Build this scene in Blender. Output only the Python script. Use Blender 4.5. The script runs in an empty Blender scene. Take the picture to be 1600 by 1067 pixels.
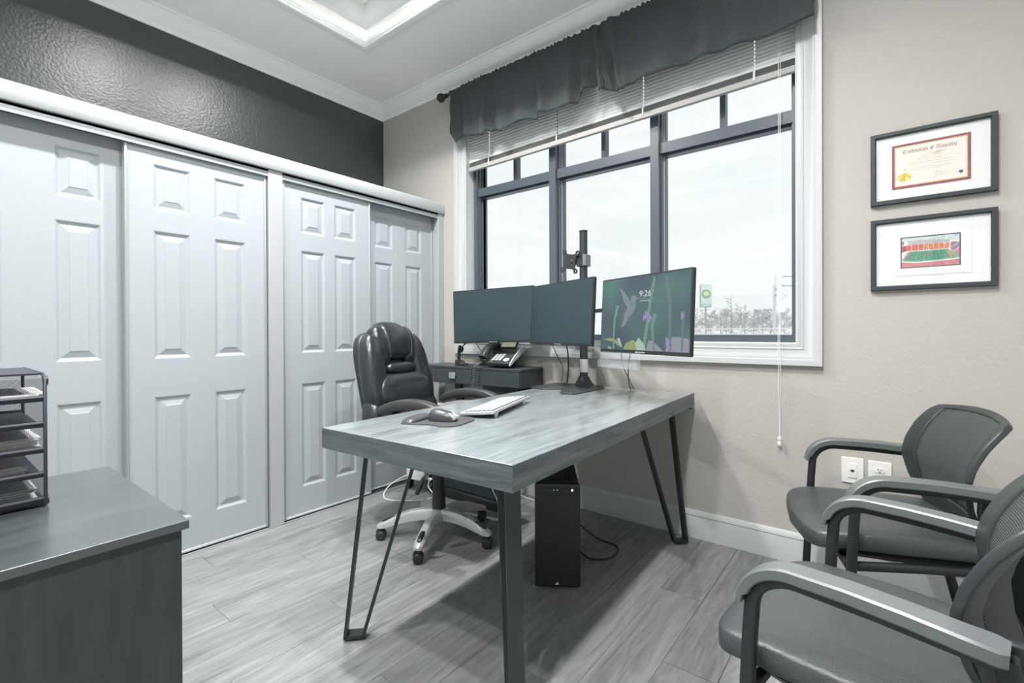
import bpy, bmesh, math, random
from mathutils import Vector, Matrix

# ------------------------------------------------------------------ camera, sky, exposure
S = bpy.context.scene
COL = S.collection
CAM_H = 1.133
F_PX, V0 = 741.38, 520.28
YAW, PITCH, ROLL = [math.radians(a) for a in (38.179, -0.230, -0.2375)]
_f = Vector((-math.sin(YAW), math.cos(YAW), 0)); _r = Vector((math.cos(YAW), math.sin(YAW), 0)); _u = Vector((0, 0, 1))
_f2 = _f * math.cos(PITCH) + _u * math.sin(PITCH); _u2 = _u * math.cos(PITCH) - _f * math.sin(PITCH)
_r3 = _r * math.cos(ROLL) + _u2 * math.sin(ROLL); _u3 = _u2 * math.cos(ROLL) - _r * math.sin(ROLL)
cd = bpy.data.cameras.new('camera'); cam = bpy.data.objects.new('camera', cd); COL.objects.link(cam)
cam.matrix_world = Matrix(((_r3.x, _u3.x, -_f2.x, 0), (_r3.y, _u3.y, -_f2.y, 0), (_r3.z, _u3.z, -_f2.z, CAM_H), (0, 0, 0, 1)))
cd.sensor_fit = 'HORIZONTAL'; cd.sensor_width = 36.0; cd.lens = F_PX / 1600 * 36.0
cd.shift_y = (V0 - 533.5) / 1600; cd.clip_start = 0.02; cd.clip_end = 1000
S.camera = cam

W = bpy.data.worlds.new('sky'); S.world = W; W.use_nodes = True
nt = W.node_tree; nt.nodes.clear()
wo = nt.nodes.new('ShaderNodeOutputWorld'); bg = nt.nodes.new('ShaderNodeBackground')
tc = nt.nodes.new('ShaderNodeTexCoord'); mp = nt.nodes.new('ShaderNodeMapping'); mp.inputs['Scale'].default_value = (1.6, 1.6, 7.0)
no = nt.nodes.new('ShaderNodeTexNoise'); no.inputs['Scale'].default_value = 2.2; no.inputs['Detail'].default_value = 5; no.inputs['Roughness'].default_value = .55
rp = nt.nodes.new('ShaderNodeValToRGB')
rp.color_ramp.elements[0].position = .35; rp.color_ramp.elements[0].color = (.69, .745, .75, 1)
rp.color_ramp.elements[1].position = .62; rp.color_ramp.elements[1].color = (.755, .785, .78, 1)
nt.links.new(tc.outputs['Generated'], mp.inputs['Vector']); nt.links.new(mp.outputs[0], no.inputs['Vector'])
nt.links.new(no.outputs['Fac'], rp.inputs['Fac']); nt.links.new(rp.outputs[0], bg.inputs['Color'])
SKY = 1.2
bg.inputs['Strength'].default_value = SKY
nt.links.new(bg.outputs[0], wo.inputs['Surface'])

S.view_settings.view_transform = 'Standard'; S.view_settings.look = 'None'
S.view_settings.exposure = 0.15; S.view_settings.gamma = 1.0; S.view_settings.use_curve_mapping = False
LAMP_W = 36.0          # each recessed lamp of the ceiling tray
LED_E = 6.0            # cove strip emission
LAMP_COL = (1.0, .98, .95)
S.cycles.max_bounces = 10; S.cycles.diffuse_bounces = 6; S.cycles.transparent_max_bounces = 24
S.cycles.sample_clamp_indirect = 6.0

# ------------------------------------------------------------------ materials
def sRGB(r, g, b):
    return tuple((c / 255 / 12.92) if c / 255 <= .04045 else ((c / 255 + .055) / 1.055) ** 2.4 for c in (r, g, b)) + (1,)
MATS = {}
def mat(name, col, rough=.5, metal=0, spec=.5, bump=None, vary=None, emit=None, coat=0, aniso=None, trans=0, objvar=0):
    """bump=(scale,strength,stretch) vary=(scale,amount,stretch)"""
    m = bpy.data.materials.new(name); m.use_nodes = True; t = m.node_tree; L = t.links
    b = t.nodes['Principled BSDF']
    c = col if len(col) == 4 else tuple(col) + (1,)
    b.inputs['Base Color'].default_value = c; b.inputs['Roughness'].default_value = rough
    b.inputs['Metallic'].default_value = metal; b.inputs['Specular IOR Level'].default_value = spec
    b.inputs['Coat Weight'].default_value = coat; b.inputs['Transmission Weight'].default_value = trans
    def noise(sc, st, det=4):
        tcn = t.nodes.new('ShaderNodeTexCoord'); mpn = t.nodes.new('ShaderNodeMapping'); mpn.inputs['Scale'].default_value = st
        n = t.nodes.new('ShaderNodeTexNoise'); n.inputs['Scale'].default_value = sc; n.inputs['Detail'].default_value = det
        L.new(tcn.outputs['Object'], mpn.inputs['Vector']); L.new(mpn.outputs[0], n.inputs['Vector']); return n
    if vary:
        n = noise(vary[0], vary[2] if len(vary) > 2 else (1, 1, 1), 6)
        r = t.nodes.new('ShaderNodeValToRGB')
        a = vary[1]; r.color_ramp.elements[0].position = .3; r.color_ramp.elements[1].position = .7
        r.color_ramp.elements[0].color = tuple(max(0, x * (1 - a)) for x in c[:3]) + (1,)
        r.color_ramp.elements[1].color = tuple(min(1, x * (1 + a)) for x in c[:3]) + (1,)
        L.new(n.outputs['Fac'], r.inputs['Fac']); L.new(r.outputs[0], b.inputs['Base Color'])
    if bump:
        n = noise(bump[0], bump[2] if len(bump) > 2 else (1, 1, 1), 3)
        bp = t.nodes.new('ShaderNodeBump'); bp.inputs['Strength'].default_value = bump[1]; bp.inputs['Distance'].default_value = .01
        L.new(n.outputs['Fac'], bp.inputs['Height']); L.new(bp.outputs[0], b.inputs['Normal'])
    if emit:
        b.inputs['Emission Color'].default_value = tuple(emit[0]) + (1,) if len(emit[0]) == 3 else emit[0]; b.inputs['Emission Strength'].default_value = emit[1]
    MATS[name] = m
    return m
def wood(name, dark, light, rough, axis, scale=1.0, bump=.15, objrand=0.0, spec=.5, rings=1.0, coat=None):
    """grain running along axis (0,1,2) of object space; objrand shifts tone and pattern per object"""
    m = bpy.data.materials.new(name); m.use_nodes = True; t = m.node_tree; L = t.links; N = t.nodes.new
    b = t.nodes['Principled BSDF']; b.inputs['Roughness'].default_value = rough; b.inputs['Specular IOR Level'].default_value = spec
    if coat: b.inputs['Coat Weight'].default_value = coat[0]; b.inputs['Coat IOR'].default_value = coat[1]; b.inputs['Coat Roughness'].default_value = coat[2]
    tcn = N('ShaderNodeTexCoord'); oi = N('ShaderNodeObjectInfo')
    ad = N('ShaderNodeVectorMath'); ad.operation = 'ADD'
    mu = N('ShaderNodeVectorMath'); mu.operation = 'SCALE'; mu.inputs['Scale'].default_value = 37.0 if objrand else 0.0
    cx = N('ShaderNodeCombineXYZ')
    for i in range(3): L.new(oi.outputs['Random'], cx.inputs[i])
    L.new(cx.outputs[0], mu.inputs[0]); L.new(tcn.outputs['Object'], ad.inputs[0]); L.new(mu.outputs[0], ad.inputs[1])
    mp1 = N('ShaderNodeMapping'); s1 = [26 * scale] * 3; s1[axis] = 1.3 * scale; mp1.inputs['Scale'].default_value = s1
    mp2 = N('ShaderNodeMapping'); s2 = [5.5 * scale] * 3; s2[axis] = .9 * scale; mp2.inputs['Scale'].default_value = s2
    mp3 = N('ShaderNodeMapping'); s3 = [150 * scale] * 3; s3[axis] = 5 * scale; mp3.inputs['Scale'].default_value = s3
    n1 = N('ShaderNodeTexNoise'); n1.inputs['Scale'].default_value = 1; n1.inputs['Detail'].default_value = 6; n1.inputs['Roughness'].default_value = .65
    n2 = N('ShaderNodeTexNoise'); n2.inputs['Scale'].default_value = 1; n2.inputs['Detail'].default_value = 2; n2.inputs['Distortion'].default_value = .6
    n3 = N('ShaderNodeTexNoise'); n3.inputs['Scale'].default_value = 1; n3.inputs['Detail'].default_value = 2
    for mpx, nx in ((mp1, n1), (mp2, n2), (mp3, n3)):
        L.new(ad.outputs[0], mpx.inputs['Vector']); L.new(mpx.outputs[0], nx.inputs['Vector'])
    # cathedral rings: sine of the slow noise
    sn = N('ShaderNodeMath'); sn.operation = 'MULTIPLY'; sn.inputs[1].default_value = 46.0 * rings; L.new(n2.outputs['Fac'], sn.inputs[0])
    si = N('ShaderNodeMath'); si.operation = 'SINE'; L.new(sn.outputs[0], si.inputs[0])
    def math_(op, a, bb):
        x = N('ShaderNodeMath'); x.operation = op
        for i, v in ((0, a), (1, bb)):
            if isinstance(v, (int, float)): x.inputs[i].default_value = v
            else: L.new(v, x.inputs[i])
        return x.outputs[0]
    v = math_('ADD', math_('MULTIPLY', n1.outputs['Fac'], .62), math_('MULTIPLY', n3.outputs['Fac'], .22))
    v = math_('ADD', v, math_('MULTIPLY', si.outputs[0], .045))
    v = math_('ADD', v, math_('MULTIPLY', n2.outputs['Fac'], .22))
    if objrand: v = math_('ADD', v, math_('MULTIPLY', math_('SUBTRACT', oi.outputs['Random'], .5), objrand))
    r = N('ShaderNodeValToRGB'); r.color_ramp.elements[0].position = .34; r.color_ramp.elements[1].position = .72
    r.color_ramp.elements[0].color = dark; r.color_ramp.elements[1].color = light
    L.new(v, r.inputs['Fac']); L.new(r.outputs[0], b.inputs['Base Color'])
    bp = N('ShaderNodeBump'); bp.inputs['Strength'].default_value = bump; bp.inputs['Distance'].default_value = .002
    L.new(v, bp.inputs['Height']); L.new(bp.outputs[0], b.inputs['Normal'])
    MATS[name] = m
    return m

mat('wall_beige', (.455, .441, .417), .75, bump=(60, .11))
mat('wall_dark', (.052, .062, .062), .30, bump=(75, .16), spec=.65)
mat('wall_pale', (.82, .81, .79), .8, bump=(60, .1))
mat('ceiling_white', (.94, .94, .93), .8, bump=(60, .05))
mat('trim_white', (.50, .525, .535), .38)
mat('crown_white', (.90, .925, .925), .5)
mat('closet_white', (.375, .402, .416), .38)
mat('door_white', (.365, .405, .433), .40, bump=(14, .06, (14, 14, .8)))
mat('track_metal', (.38, .42, .44), .35, .3)
mat('track_dark', (.03, .035, .035), .6)
wood('floor_wood', sRGB(101, 104, 105), sRGB(145, 148, 148), .36, 1, 1.7, .08, .09)
mat('floor_base', (.20, .20, .20), .8)
mat('window_frame', (.075, .095, .115), .35, spec=.6)
mat('window_frame_light', (.45, .50, .54), .4)
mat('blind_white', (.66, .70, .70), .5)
mat('blind_backlit', (.40, .39, .39), .5)  # grey carries the backlit shade of the stacked slats and bottom rail
mat('cord_white', (.85, .86, .85), .6)
mat('lamp_glow', (1, 1, 1), .5, emit=((1.0, .95, .88), 12.0))
mat('led_glow', (1, 1, 1), .5, emit=((1.0, .96, .90), LED_E))
mat('black_metal', (.018, .022, .024), .42, .3)
mat('black_plastic', (.022, .025, .027), .45)
mat('white_plastic', (.80, .81, .80), .4)

def glass_mat(name, tint=(1, 1, 1), ior=1.45, rough=0.0, white_sheen=0):
    m = bpy.data.materials.new(name); m.use_nodes = True; t = m.node_tree; t.nodes.clear(); L = t.links
    o = t.nodes.new('ShaderNodeOutputMaterial'); mx = t.nodes.new('ShaderNodeMixShader'); tr = t.nodes.new('ShaderNodeBsdfTransparent')
    gl = t.nodes.new('ShaderNodeBsdfGlossy'); gl.inputs['Roughness'].default_value = rough; lw = t.nodes.new('ShaderNodeLayerWeight'); lw.inputs['Blend'].default_value = .5
    pw = t.nodes.new('ShaderNodeMath'); pw.operation = 'POWER'; pw.inputs[1].default_value = 4.5; L.new(lw.outputs['Facing'], pw.inputs[0])
    fr = t.nodes.new('ShaderNodeMath'); fr.operation = 'MULTIPLY_ADD'; fr.inputs[1].default_value = .7; fr.inputs[2].default_value = ((ior - 1) / (ior + 1)) ** 2; L.new(pw.outputs[0], fr.inputs[0])
    tr.inputs['Color'].default_value = tuple(tint) + (1,)
    if white_sheen:
        df = t.nodes.new('ShaderNodeBsdfDiffuse'); df.inputs['Color'].default_value = (.9, .92, .93, 1); m2 = t.nodes.new('ShaderNodeMixShader'); m2.inputs[0].default_value = white_sheen
        L.new(tr.outputs[0], m2.inputs[1]); L.new(df.outputs[0], m2.inputs[2]); tr = m2
    L.new(fr.outputs[0], mx.inputs[0]); L.new(tr.outputs[0], mx.inputs[1]); L.new(gl.outputs[0], mx.inputs[2]); L.new(mx.outputs[0], o.inputs[0])
    MATS[name] = m; return m
glass_mat('glass'); glass_mat('acrylic', (.95, .97, .98), 1.6, .05, .07)  # white diffuse share stands in for reflections on the clear acrylic

# ------------------------------------------------------------------ mesh helpers
class MB:
    def __init__(s): s.v = []; s.f = []
    def add(s, vs, fs):
        o = len(s.v); s.v += [tuple(x) for x in vs]; s.f += [tuple(i + o for i in f) for f in fs]; return s
    def box(s, x0, x1, y0, y1, z0, z1, M=None):
        vs = [(x, y, z) for z in (z0, z1) for y in (y0, y1) for x in (x0, x1)]
        if M is not None: vs = [M @ Vector(p) for p in vs]
        return s.add(vs, [(0, 2, 3, 1), (4, 5, 7, 6), (0, 1, 5, 4), (2, 6, 7, 3), (0, 4, 6, 2), (1, 3, 7, 5)])
    def prism(s, poly, z0, z1, M=None):
        n = len(poly); vs = [(p[0], p[1], z0) for p in poly] + [(p[0], p[1], z1) for p in poly]
        if M is not None: vs = [M @ Vector(p) for p in vs]
        return s.add(vs, [tuple(range(n - 1, -1, -1)), tuple(range(n, 2 * n))] + [(i, (i + 1) % n, n + (i + 1) % n, n + i) for i in range(n)])
    def flat(s, poly, z=0, M=None):
        vs = [(p[0], p[1], z) for p in poly]
        if M is not None: vs = [M @ Vector(p) for p in vs]
        return s.add(vs, [tuple(range(len(poly)))])
    def loft(s, rings, closed=True, caps=True):
        n = len(rings[0]); vs = [p for r in rings for p in r]; fs = []
        for i in range(len(rings) - 1):
            for j in range(n if closed else n - 1):
                k = (j + 1) % n; fs.append((i * n + j, i * n + k, (i + 1) * n + k, (i + 1) * n + j))
        if caps and closed:
            fs.append(tuple(range(n - 1, -1, -1))); fs.append(tuple((len(rings) - 1) * n + j for j in range(n)))
        return s.add(vs, fs)
    def tube(s, path, r, n=8, sx=None, up=None, caps=True, chamf=None):
        """round or rectangular section swept along a path; r may be a list; sx=(half width, half height) for rectangles"""
        P = [Vector(p) for p in path]; rings = []
        prev = None
        for i, p in enumerate(P):
            d = (P[min(i + 1, len(P) - 1)] - P[max(i - 1, 0)])
            d.normalize()
            if up is not None: a = d.cross(Vector(up)); 
            elif prev is not None: a = prev - d * prev.dot(d)
            else: a = d.cross(Vector((0, 0, 1)))
            if a.length < 1e-5: a = d.cross(Vector((1, 0, 0)))
            a.normalize(); prev = a; b = a.cross(d)
            rr = r[i] if isinstance(r, (list, tuple)) else r
            if sx is not None:
                hw, hh = sx[i] if isinstance(sx[0], (list, tuple)) else sx
                c = min(hw, hh) * (.28 if chamf is None else chamf)
                pts = [(hw, hh - c), (hw - c, hh), (-hw + c, hh), (-hw, hh - c), (-hw, -hh + c), (-hw + c, -hh), (hw - c, -hh), (hw, -hh + c)]
                rings.append([p + a * x + b * y for x, y in pts])
            else:
                rings.append([p + (a * math.cos(2 * math.pi * k / n) + b * math.sin(2 * math.pi * k / n)) * rr for k in range(n)])
        return s.loft(rings, True, caps)
    def lathe(s, prof, n=16, M=None):
        rings = [[(r * math.cos(2 * math.pi * k / n), r * math.sin(2 * math.pi * k / n), z) for k in range(n)] for r, z in prof]
        if M is not None: rings = [[M @ Vector(p) for p in g] for g in rings]
        return s.loft(rings)
    def sq(s, c, h, e1=.5, e2=.5, M=None, nu=24, nv=14, fn=None):
        """superquadric cushion; e small = boxy"""
        def sp(x, e): return math.copysign(abs(x) ** e, x)
        rings = []
        for i in range(nv + 1):
            ph = -math.pi / 2 + math.pi * i / nv; ring = []
            cp, spn = sp(math.cos(ph), e1), sp(math.sin(ph), e1)
            for j in range(nu):
                th = 2 * math.pi * j / nu
                p = Vector((h[0] * cp * sp(math.cos(th), e2), h[1] * cp * sp(math.sin(th), e2), h[2] * spn))
                if fn: p = fn(p)
                p = p + Vector(c)
                ring.append(M @ p if M is not None else p)
            rings.append(ring)
        return s.loft(rings, True, False)
    def sweep_rect(s, rect, prof, mp, closed_prof=False):
        """profile (outward offset d, height h) swept round a rectangle with mitred corners; mp(u,v,h) -> 3D"""
        u0, u1, v0, v1 = rect; rings = []
        for d, h in prof:
            rings.append([mp(u0 - d, v0 - d, h), mp(u1 + d, v0 - d, h), mp(u1 + d, v1 + d, h), mp(u0 - d, v1 + d, h)])
        if closed_prof: rings.append(rings[0])
        return s.loft(rings, True, False)
    def mesh(s, name):
        me = bpy.data.meshes.new(name); me.from_pydata(s.v, [], s.f); 
        bm = bmesh.new(); bm.from_mesh(me); bmesh.ops.recalc_face_normals(bm, faces=bm.faces); bm.to_mesh(me); bm.free()
        return me
    def build(s, name, m, parent=None, smooth=None, bevel=0, label=None, seg=2, kind=None):
        me = s.mesh(name)
        if m is not None: me.materials.append(MATS[m] if isinstance(m, str) else m)
        return link(name, me, parent, smooth, bevel, label, seg, kind)
def link(name, me, parent=None, smooth=None, bevel=0, label=None, seg=2, kind=None):
    if smooth is not None:
        me.shade_smooth() if hasattr(me, 'shade_smooth') else None
        me.set_sharp_from_angle(angle=math.radians(smooth))
    o = bpy.data.objects.new(name, me); COL.objects.link(o)
    if parent is not None: o.parent = parent
    if bevel:
        b = o.modifiers.new('bevel', 'BEVEL'); b.width = bevel; b.segments = seg; b.limit_method = 'ANGLE'; b.angle_limit = math.radians(40)
        b.harden_normals = False
        me.shade_smooth(); me.set_sharp_from_angle(angle=math.radians(38))
    if label: o['label'] = label
    if kind: o['kind'] = kind
    return o
def thing(name, label, cat, loc=(0, 0, 0), rz=0, group=None):
    o = bpy.data.objects.new(name, None); COL.objects.link(o); o.empty_display_size = .05
    o.location = loc; o.rotation_euler = (0, 0, rz); tag(o, label, cat, group); return o
def tag(o, label, cat, group=None):
    o['label'] = label; o['category'] = cat
    if group: o['group'] = group
    return o
def struct(o): o['kind'] = 'structure'; return o
def lab(o, label, cat=None):
    o['label'] = label
    if cat: o['category'] = cat
    return o
def copy_tree(o, parent=None):
    c = o.copy(); COL.objects.link(c); c.parent = parent
    for ch in list(o.children): copy_tree(ch, c)
    return c
def frame_m(o, x, y, z):
    """matrix from origin and three axes"""
    x, y, z = Vector(x), Vector(y), Vector(z)
    return Matrix(((x.x, y.x, z.x, o[0]), (x.y, y.y, z.y, o[1]), (x.z, y.z, z.z, o[2]), (0, 0, 0, 1)))
def arc(cx, cy, r, a0, a1, n): return [(cx + r * math.cos(math.radians(a0 + (a1 - a0) * i / n)), cy + r * math.sin(math.radians(a0 + (a1 - a0) * i / n))) for i in range(n + 1)]
def rrect(x0, x1, y0, y1, r, n=4):
    return arc(x1 - r, y1 - r, r, 0, 90, n) + arc(x0 + r, y1 - r, r, 90, 180, n) + arc(x0 + r, y0 + r, r, 180, 270, n) + arc(x1 - r, y0 + r, r, 270, 360, n)
def bez(p, n=16):
    """Catmull-Rom through points"""
    P = [Vector(q) for q in p]; P = [P[0] * 2 - P[1]] + P + [P[-1] * 2 - P[-2]]; out = []
    for i in range(1, len(P) - 2):
        for k in range(n):
            t = k / n; a, b, c, d = P[i - 1:i + 3]
            out.append(.5 * ((2 * b) + (c - a) * t + (2 * a - 5 * b + 4 * c - d) * t * t + (3 * b - a - 3 * c + d) * t ** 3))
    out.append(P[-2]); return out
random.seed(7)

# ------------------------------------------------------------------ room shell
XD, XR, YW, YB, ZC = -3.563, 2.1, 2.662, -2.3, 3.125      # dark wall, right wall, window wall, wall behind, ceiling
XC = -2.785                                              # closet front
WX0, WX1, WZ0, WZ1 = -2.54, -.337, 1.068, 2.82           # window opening
f = struct(MB().box(XD - .1, XR + .1, YB - .1, YW + .1, -.08, -.004).build('floor', 'floor_base')); lab(f, 'grey oak-look plank floor', 'floor')
PW, PL = .178, 1.22
pm = MB()
g_ = .0005
pm.loft([[(g_, g_, -.006), (PW - g_, g_, -.006), (PW - g_, PL - g_, -.006), (g_, PL - g_, -.006)],
         [(g_, g_, -.0012), (PW - g_, g_, -.0012), (PW - g_, PL - g_, -.0012), (g_, PL - g_, -.0012)],
         [(g_ + .0012, g_ + .0012, 0), (PW - g_ - .0012, g_ + .0012, 0), (PW - g_ - .0012, PL - g_ - .0012, 0), (g_ + .0012, PL - g_ - .0012, 0)]])
pme = pm.mesh('plank'); pme.materials.append(MATS['floor_wood'])
ix = 0; x = XC - .13
cut_cache = {}
while x < XR:
    y = YB - PL * ((ix * .37) % 1.0)
    while y < YW:
        y0, y1 = max(y, YB), min(y + PL, YW)
        if y1 - y0 > .02:
            if y1 - y0 > PL - 1e-4: me = pme
            else:
                L_ = y1 - y0; q = MB(); w = min(PW, XR - x)
                q.loft([[(g_, g_, -.006), (PW - g_, g_, -.006), (PW - g_, L_ - g_, -.006), (g_, L_ - g_, -.006)],
                        [(g_ + .001, g_ + .001, 0), (PW - g_ - .001, g_ + .001, 0), (PW - g_ - .001, L_ - g_ - .001, 0), (g_ + .001, L_ - g_ - .001, 0)]])
                me = q.mesh('plank'); me.materials.append(MATS['floor_wood'])
            o = bpy.data.objects.new('plank', me); COL.objects.link(o); o.parent = f; o.location = (x, y0, 0)
        y += PL
    x += PW; ix += 1

def wall(name, mb, m, label): o = struct(mb.build(name, m)); lab(o, label, 'wall'); return o
wall('wall_left', MB().box(XD - .1, XD, YB, YW + .1, 0, 3.5), 'wall_dark', 'charcoal painted wall above the white closet')
wall('wall_right', MB().box(XR, XR + .1, YB, YW + .1, 0, 3.5), 'wall_pale', 'pale wall beyond the guest chairs')
GX0, GX1, GZ = -.75, 1.75, 2.35
wall('wall_front', MB().box(XD, GX0, YB - .1, YB, 0, 3.5).box(GX1, XR, YB - .1, YB, 0, 3.5).box(GX0, GX1, YB - .1, YB, GZ, 3.5), 'wall_pale', 'pale wall behind the viewer')
wb = MB()
wb.box(XD, WX0 - .02, YW, YW + .22, 0, 3.5); wb.box(WX1 + .02, XR, YW, YW + .22, 0, 3.5)
wb.box(WX0 - .02, WX1 + .02, YW, YW + .22, 0, WZ0 - .02); wb.box(WX0 - .02, WX1 + .02, YW, YW + .22, WZ1 + .02, 3.5)
wall('wall_back', wb, 'wall_beige', 'beige textured wall with the large window')

gd = struct(bpy.data.objects.new('door_6', None)); COL.objects.link(gd); lab(gd, 'unseen glazed double door added behind the viewer for fill daylight', 'door')  # unseen door, added to let fill daylight in from behind
MB().sweep_rect((GX0, GX1, .0, GZ), [(0, -.10), (0, .0), (-.06, .0), (-.06, -.06)], lambda u, v, h: (u, YB + h, v)).build('frame', 'window_frame', gd)
MB().box((GX0 + GX1) / 2 - .05, (GX0 + GX1) / 2 + .05, YB - .06, YB, .06, GZ - .06).build('stile', 'window_frame', gd)
for a_, b_ in ((GX0 + .06, (GX0 + GX1) / 2 - .05), ((GX0 + GX1) / 2 + .05, GX1 - .06)): MB().box(a_, b_, YB - .05, YB - .045, .06, GZ - .06).build('pane', 'glass', gd)
# ceiling with raised tray
TX0, TX1, TY0, TY1 = -2.82, .55, -1.25, 1.955
ident = lambda u, v, h: (u, v, h)
cb = MB()
TD = .055
cb.box(XD, TX0 - TD, YB, YW, ZC, ZC + .4); cb.box(TX1 + TD, XR, YB, YW, ZC, ZC + .4)
cb.box(TX0 - TD, TX1 + TD, YB, TY0 - TD, ZC, ZC + .4); cb.box(TX0 - TD, TX1 + TD, TY1 + TD, YW, ZC, ZC + .4)
cb.box(XD, XR, YB, YW, ZC + .27, ZC + .42)
lab(struct(cb.build('ceiling', 'ceiling_white')), 'white ceiling with a recessed lit tray', 'ceiling')
crown = [(0, 3.026), (-.010, 3.026), (-.014, 3.036), (-.014, 3.042), (-.020, 3.046), (-.032, 3.052), (-.052, 3.068), (-.070, 3.090), (-.080, 3.104), (-.084, 3.106), (-.086, 3.114), (-.100, 3.116), (-.104, ZC)]
t = struct(MB().sweep_rect((XD, XR, YB, YW), crown, ident).build('trim_1', 'crown_white', smooth=35)); lab(t, 'white crown moulding around the ceiling edge', 'moulding')
tray = [(.094, ZC), (.090, ZC - .012), (.082, ZC - .014), (.074, ZC - .012), (.066, ZC - .018), (.040, ZC - .024), (.012, ZC - .026), (.006, ZC - .022), (.004, ZC - .012), (0, ZC - .010), (0, ZC + .016), (.007, ZC + .016), (.010, ZC + .002), (.056, ZC + .002)]
t = struct(MB().sweep_rect((TX0, TX1, TY0, TY1), tray, ident).build('trim_2', 'crown_white', smooth=35)); lab(t, 'white moulding lip around the ceiling tray', 'moulding')
tc_ = [(TD, ZC + .125), (TD - .012, ZC + .126), (TD - .018, ZC + .145), (TD - .04, ZC + .165), (TD - .075, ZC + .21), (TD - .09, ZC + .235), (TD - .115, ZC + .240), (TD - .125, ZC + .27)]
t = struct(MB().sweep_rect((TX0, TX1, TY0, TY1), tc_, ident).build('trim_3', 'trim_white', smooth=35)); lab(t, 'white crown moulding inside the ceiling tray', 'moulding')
led = MB().sweep_rect((TX0, TX1, TY0, TY1), [(.022, ZC + .003), (.022, ZC + .008), (.034, ZC + .008), (.034, ZC + .003)], ident, True).build('led_strip', 'led_glow')
tag(led, 'glowing light strip hidden in the ceiling tray edge', 'light strip')
lamps = [(-1.97, 1.62), (-1.97, .95), (-1.97, -.5), (-.35, 1.0), (-.35, .15), (-.35, -.75)]
names_ = ['recessed ceiling lamp at the tray corner nearest closet and window', 'second recessed tray lamp along the closet side', 'third recessed tray lamp along the closet side',
          'recessed tray lamp above the desk end by the window', 'recessed tray lamp above the guest chairs', 'recessed tray lamp behind the viewer on the chair side']
for (lx, ly), nm in zip(lamps, names_):
    e = thing('ceiling_lamp', nm, 'lamp', (lx, ly, ZC + .27), 0, 'recessed lamps in the ceiling tray')
    MB().lathe([(.075, 0), (.075, -.006), (.058, -.008), (.055, 0.0)], 20).build('trim_ring', 'trim_white', e, smooth=40)
    MB().lathe([(.0005, -.0025), (.055, -.0025)], 20).build('diffuser', 'lamp_glow', e)
    ld = bpy.data.lights.new('lamp_light', 'AREA'); ld.shape = 'DISK'; ld.size = .10; ld.energy = LAMP_W; ld.color = LAMP_COL; ld.spread = math.radians(150)
    lo = bpy.data.objects.new('lamp_light', ld); COL.objects.link(lo); lo.parent = e; lo.location = (0, 0, -.012)

# baseboard on the window wall, and along the others
bb = [(0, 0), (-.016, 0), (-.016, .112), (-.014, .118), (-.0165, .122), (-.0165, .128), (-.012, .136), (-.010, .142), (-.006, .148), (0, .149)]
def run_y(prof, x0, x1, ysign_y):  # along X on wall y
    return MB().loft([[(x0, ysign_y + d, h) for d, h in prof], [(x1, ysign_y + d, h) for d, h in prof]])
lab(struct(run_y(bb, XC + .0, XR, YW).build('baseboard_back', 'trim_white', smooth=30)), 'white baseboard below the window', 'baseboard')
lab(struct(MB().loft([[(XR + d, YB, h) for d, h in bb], [(XR + d, YW, h) for d, h in bb]]).build('baseboard_right', 'trim_white', smooth=30)), 'white baseboard along the right wall', 'baseboard')

# ------------------------------------------------------------------ closet built out in front of the dark wall
CY0 = -.60
hd = MB()
hp = [(XC - .02, 2.070), (XC + .012, 2.070), (XC + .015, 2.074), (XC + .015, 2.140), (XC + .010, 2.150), (XC + .002, 2.155), (XC - .02, 2.155)]
hd.loft([[(x, CY0 - 1.4, z) for x, z in hp], [(x, YW, z) for x, z in hp]])
hd.build('header', 'closet_white', None, smooth=40)
cl = struct(bpy.data.objects['header']); cl.name = 'trim_4'; lab(cl, 'white header board along the top of the closet', 'trim')
ct = struct(MB().box(XD, XC - .02, CY0 - 1.4, YW, 2.08, 2.15).build('trim_5', 'closet_white')); lab(ct, 'white top of the built-out closet', 'trim')
def post(name, y0, y1, label, side=True):
    m = MB().box(XC - .10, XC + .0, y0, y1, 0, 2.072)
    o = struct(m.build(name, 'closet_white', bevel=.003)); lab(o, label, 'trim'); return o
post('trim_6', 1.283, 1.366, 'white upright post between the two closet openings')
post('trim_7', 2.600, YW, 'white closet jamb against the window wall')
post('trim_8', CY0 - .09, CY0 - .01, 'white closet jamb at the left end')
o = struct(MB().box(XD, XC - .02, CY0 - 1.4, CY0 - .09, 0, 2.07).build('wall_closet', 'trim_white')); lab(o, 'white closet side wall', 'wall')
o = struct(MB().box(XC - .13, XC - .10, CY0, YW, 0, 2.07).build('closet_shade_sheet', 'track_dark')); lab(o, 'dark sheet standing in for the shaded closet interior', 'wall')  # near-black sheet close behind the doors stands in for interior shade
def track(y0, y1, lb):
    m = MB().box(XC - .012, XC - .004, y0, y1, 2.032, 2.071).box(XC - .07, XC - .004, y0, y1, 2.058, 2.07).box(XC - .016, XC - .003, y0, y1, 2.044, 2.048)
    m.box(XC - .014, XC - .002, y0, y1, 2.030, 2.036)
    e = thing('sliding_track', lb, 'track', (0, 0, 0))
    m.build('top_rail', 'track_metal', e)
    MB().box(XC - .012, XC - .002, y0, y1, 0, .006).box(XC - .09, XC - .085, y0, y1, 0, .010).build('floor_rail', 'track_metal', e)
    MB().box(XC - .084, XC - .012, y0, y1, 0, .003).build('floor_channel', 'track_dark', e)
track(CY0 - .01, 1.283, 'sliding track of the left closet opening'); track(1.366, 2.600, 'sliding track of the right closet opening')
PZ = [(.184, .818), (1.004, 1.633), (1.737, 1.958)]
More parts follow.
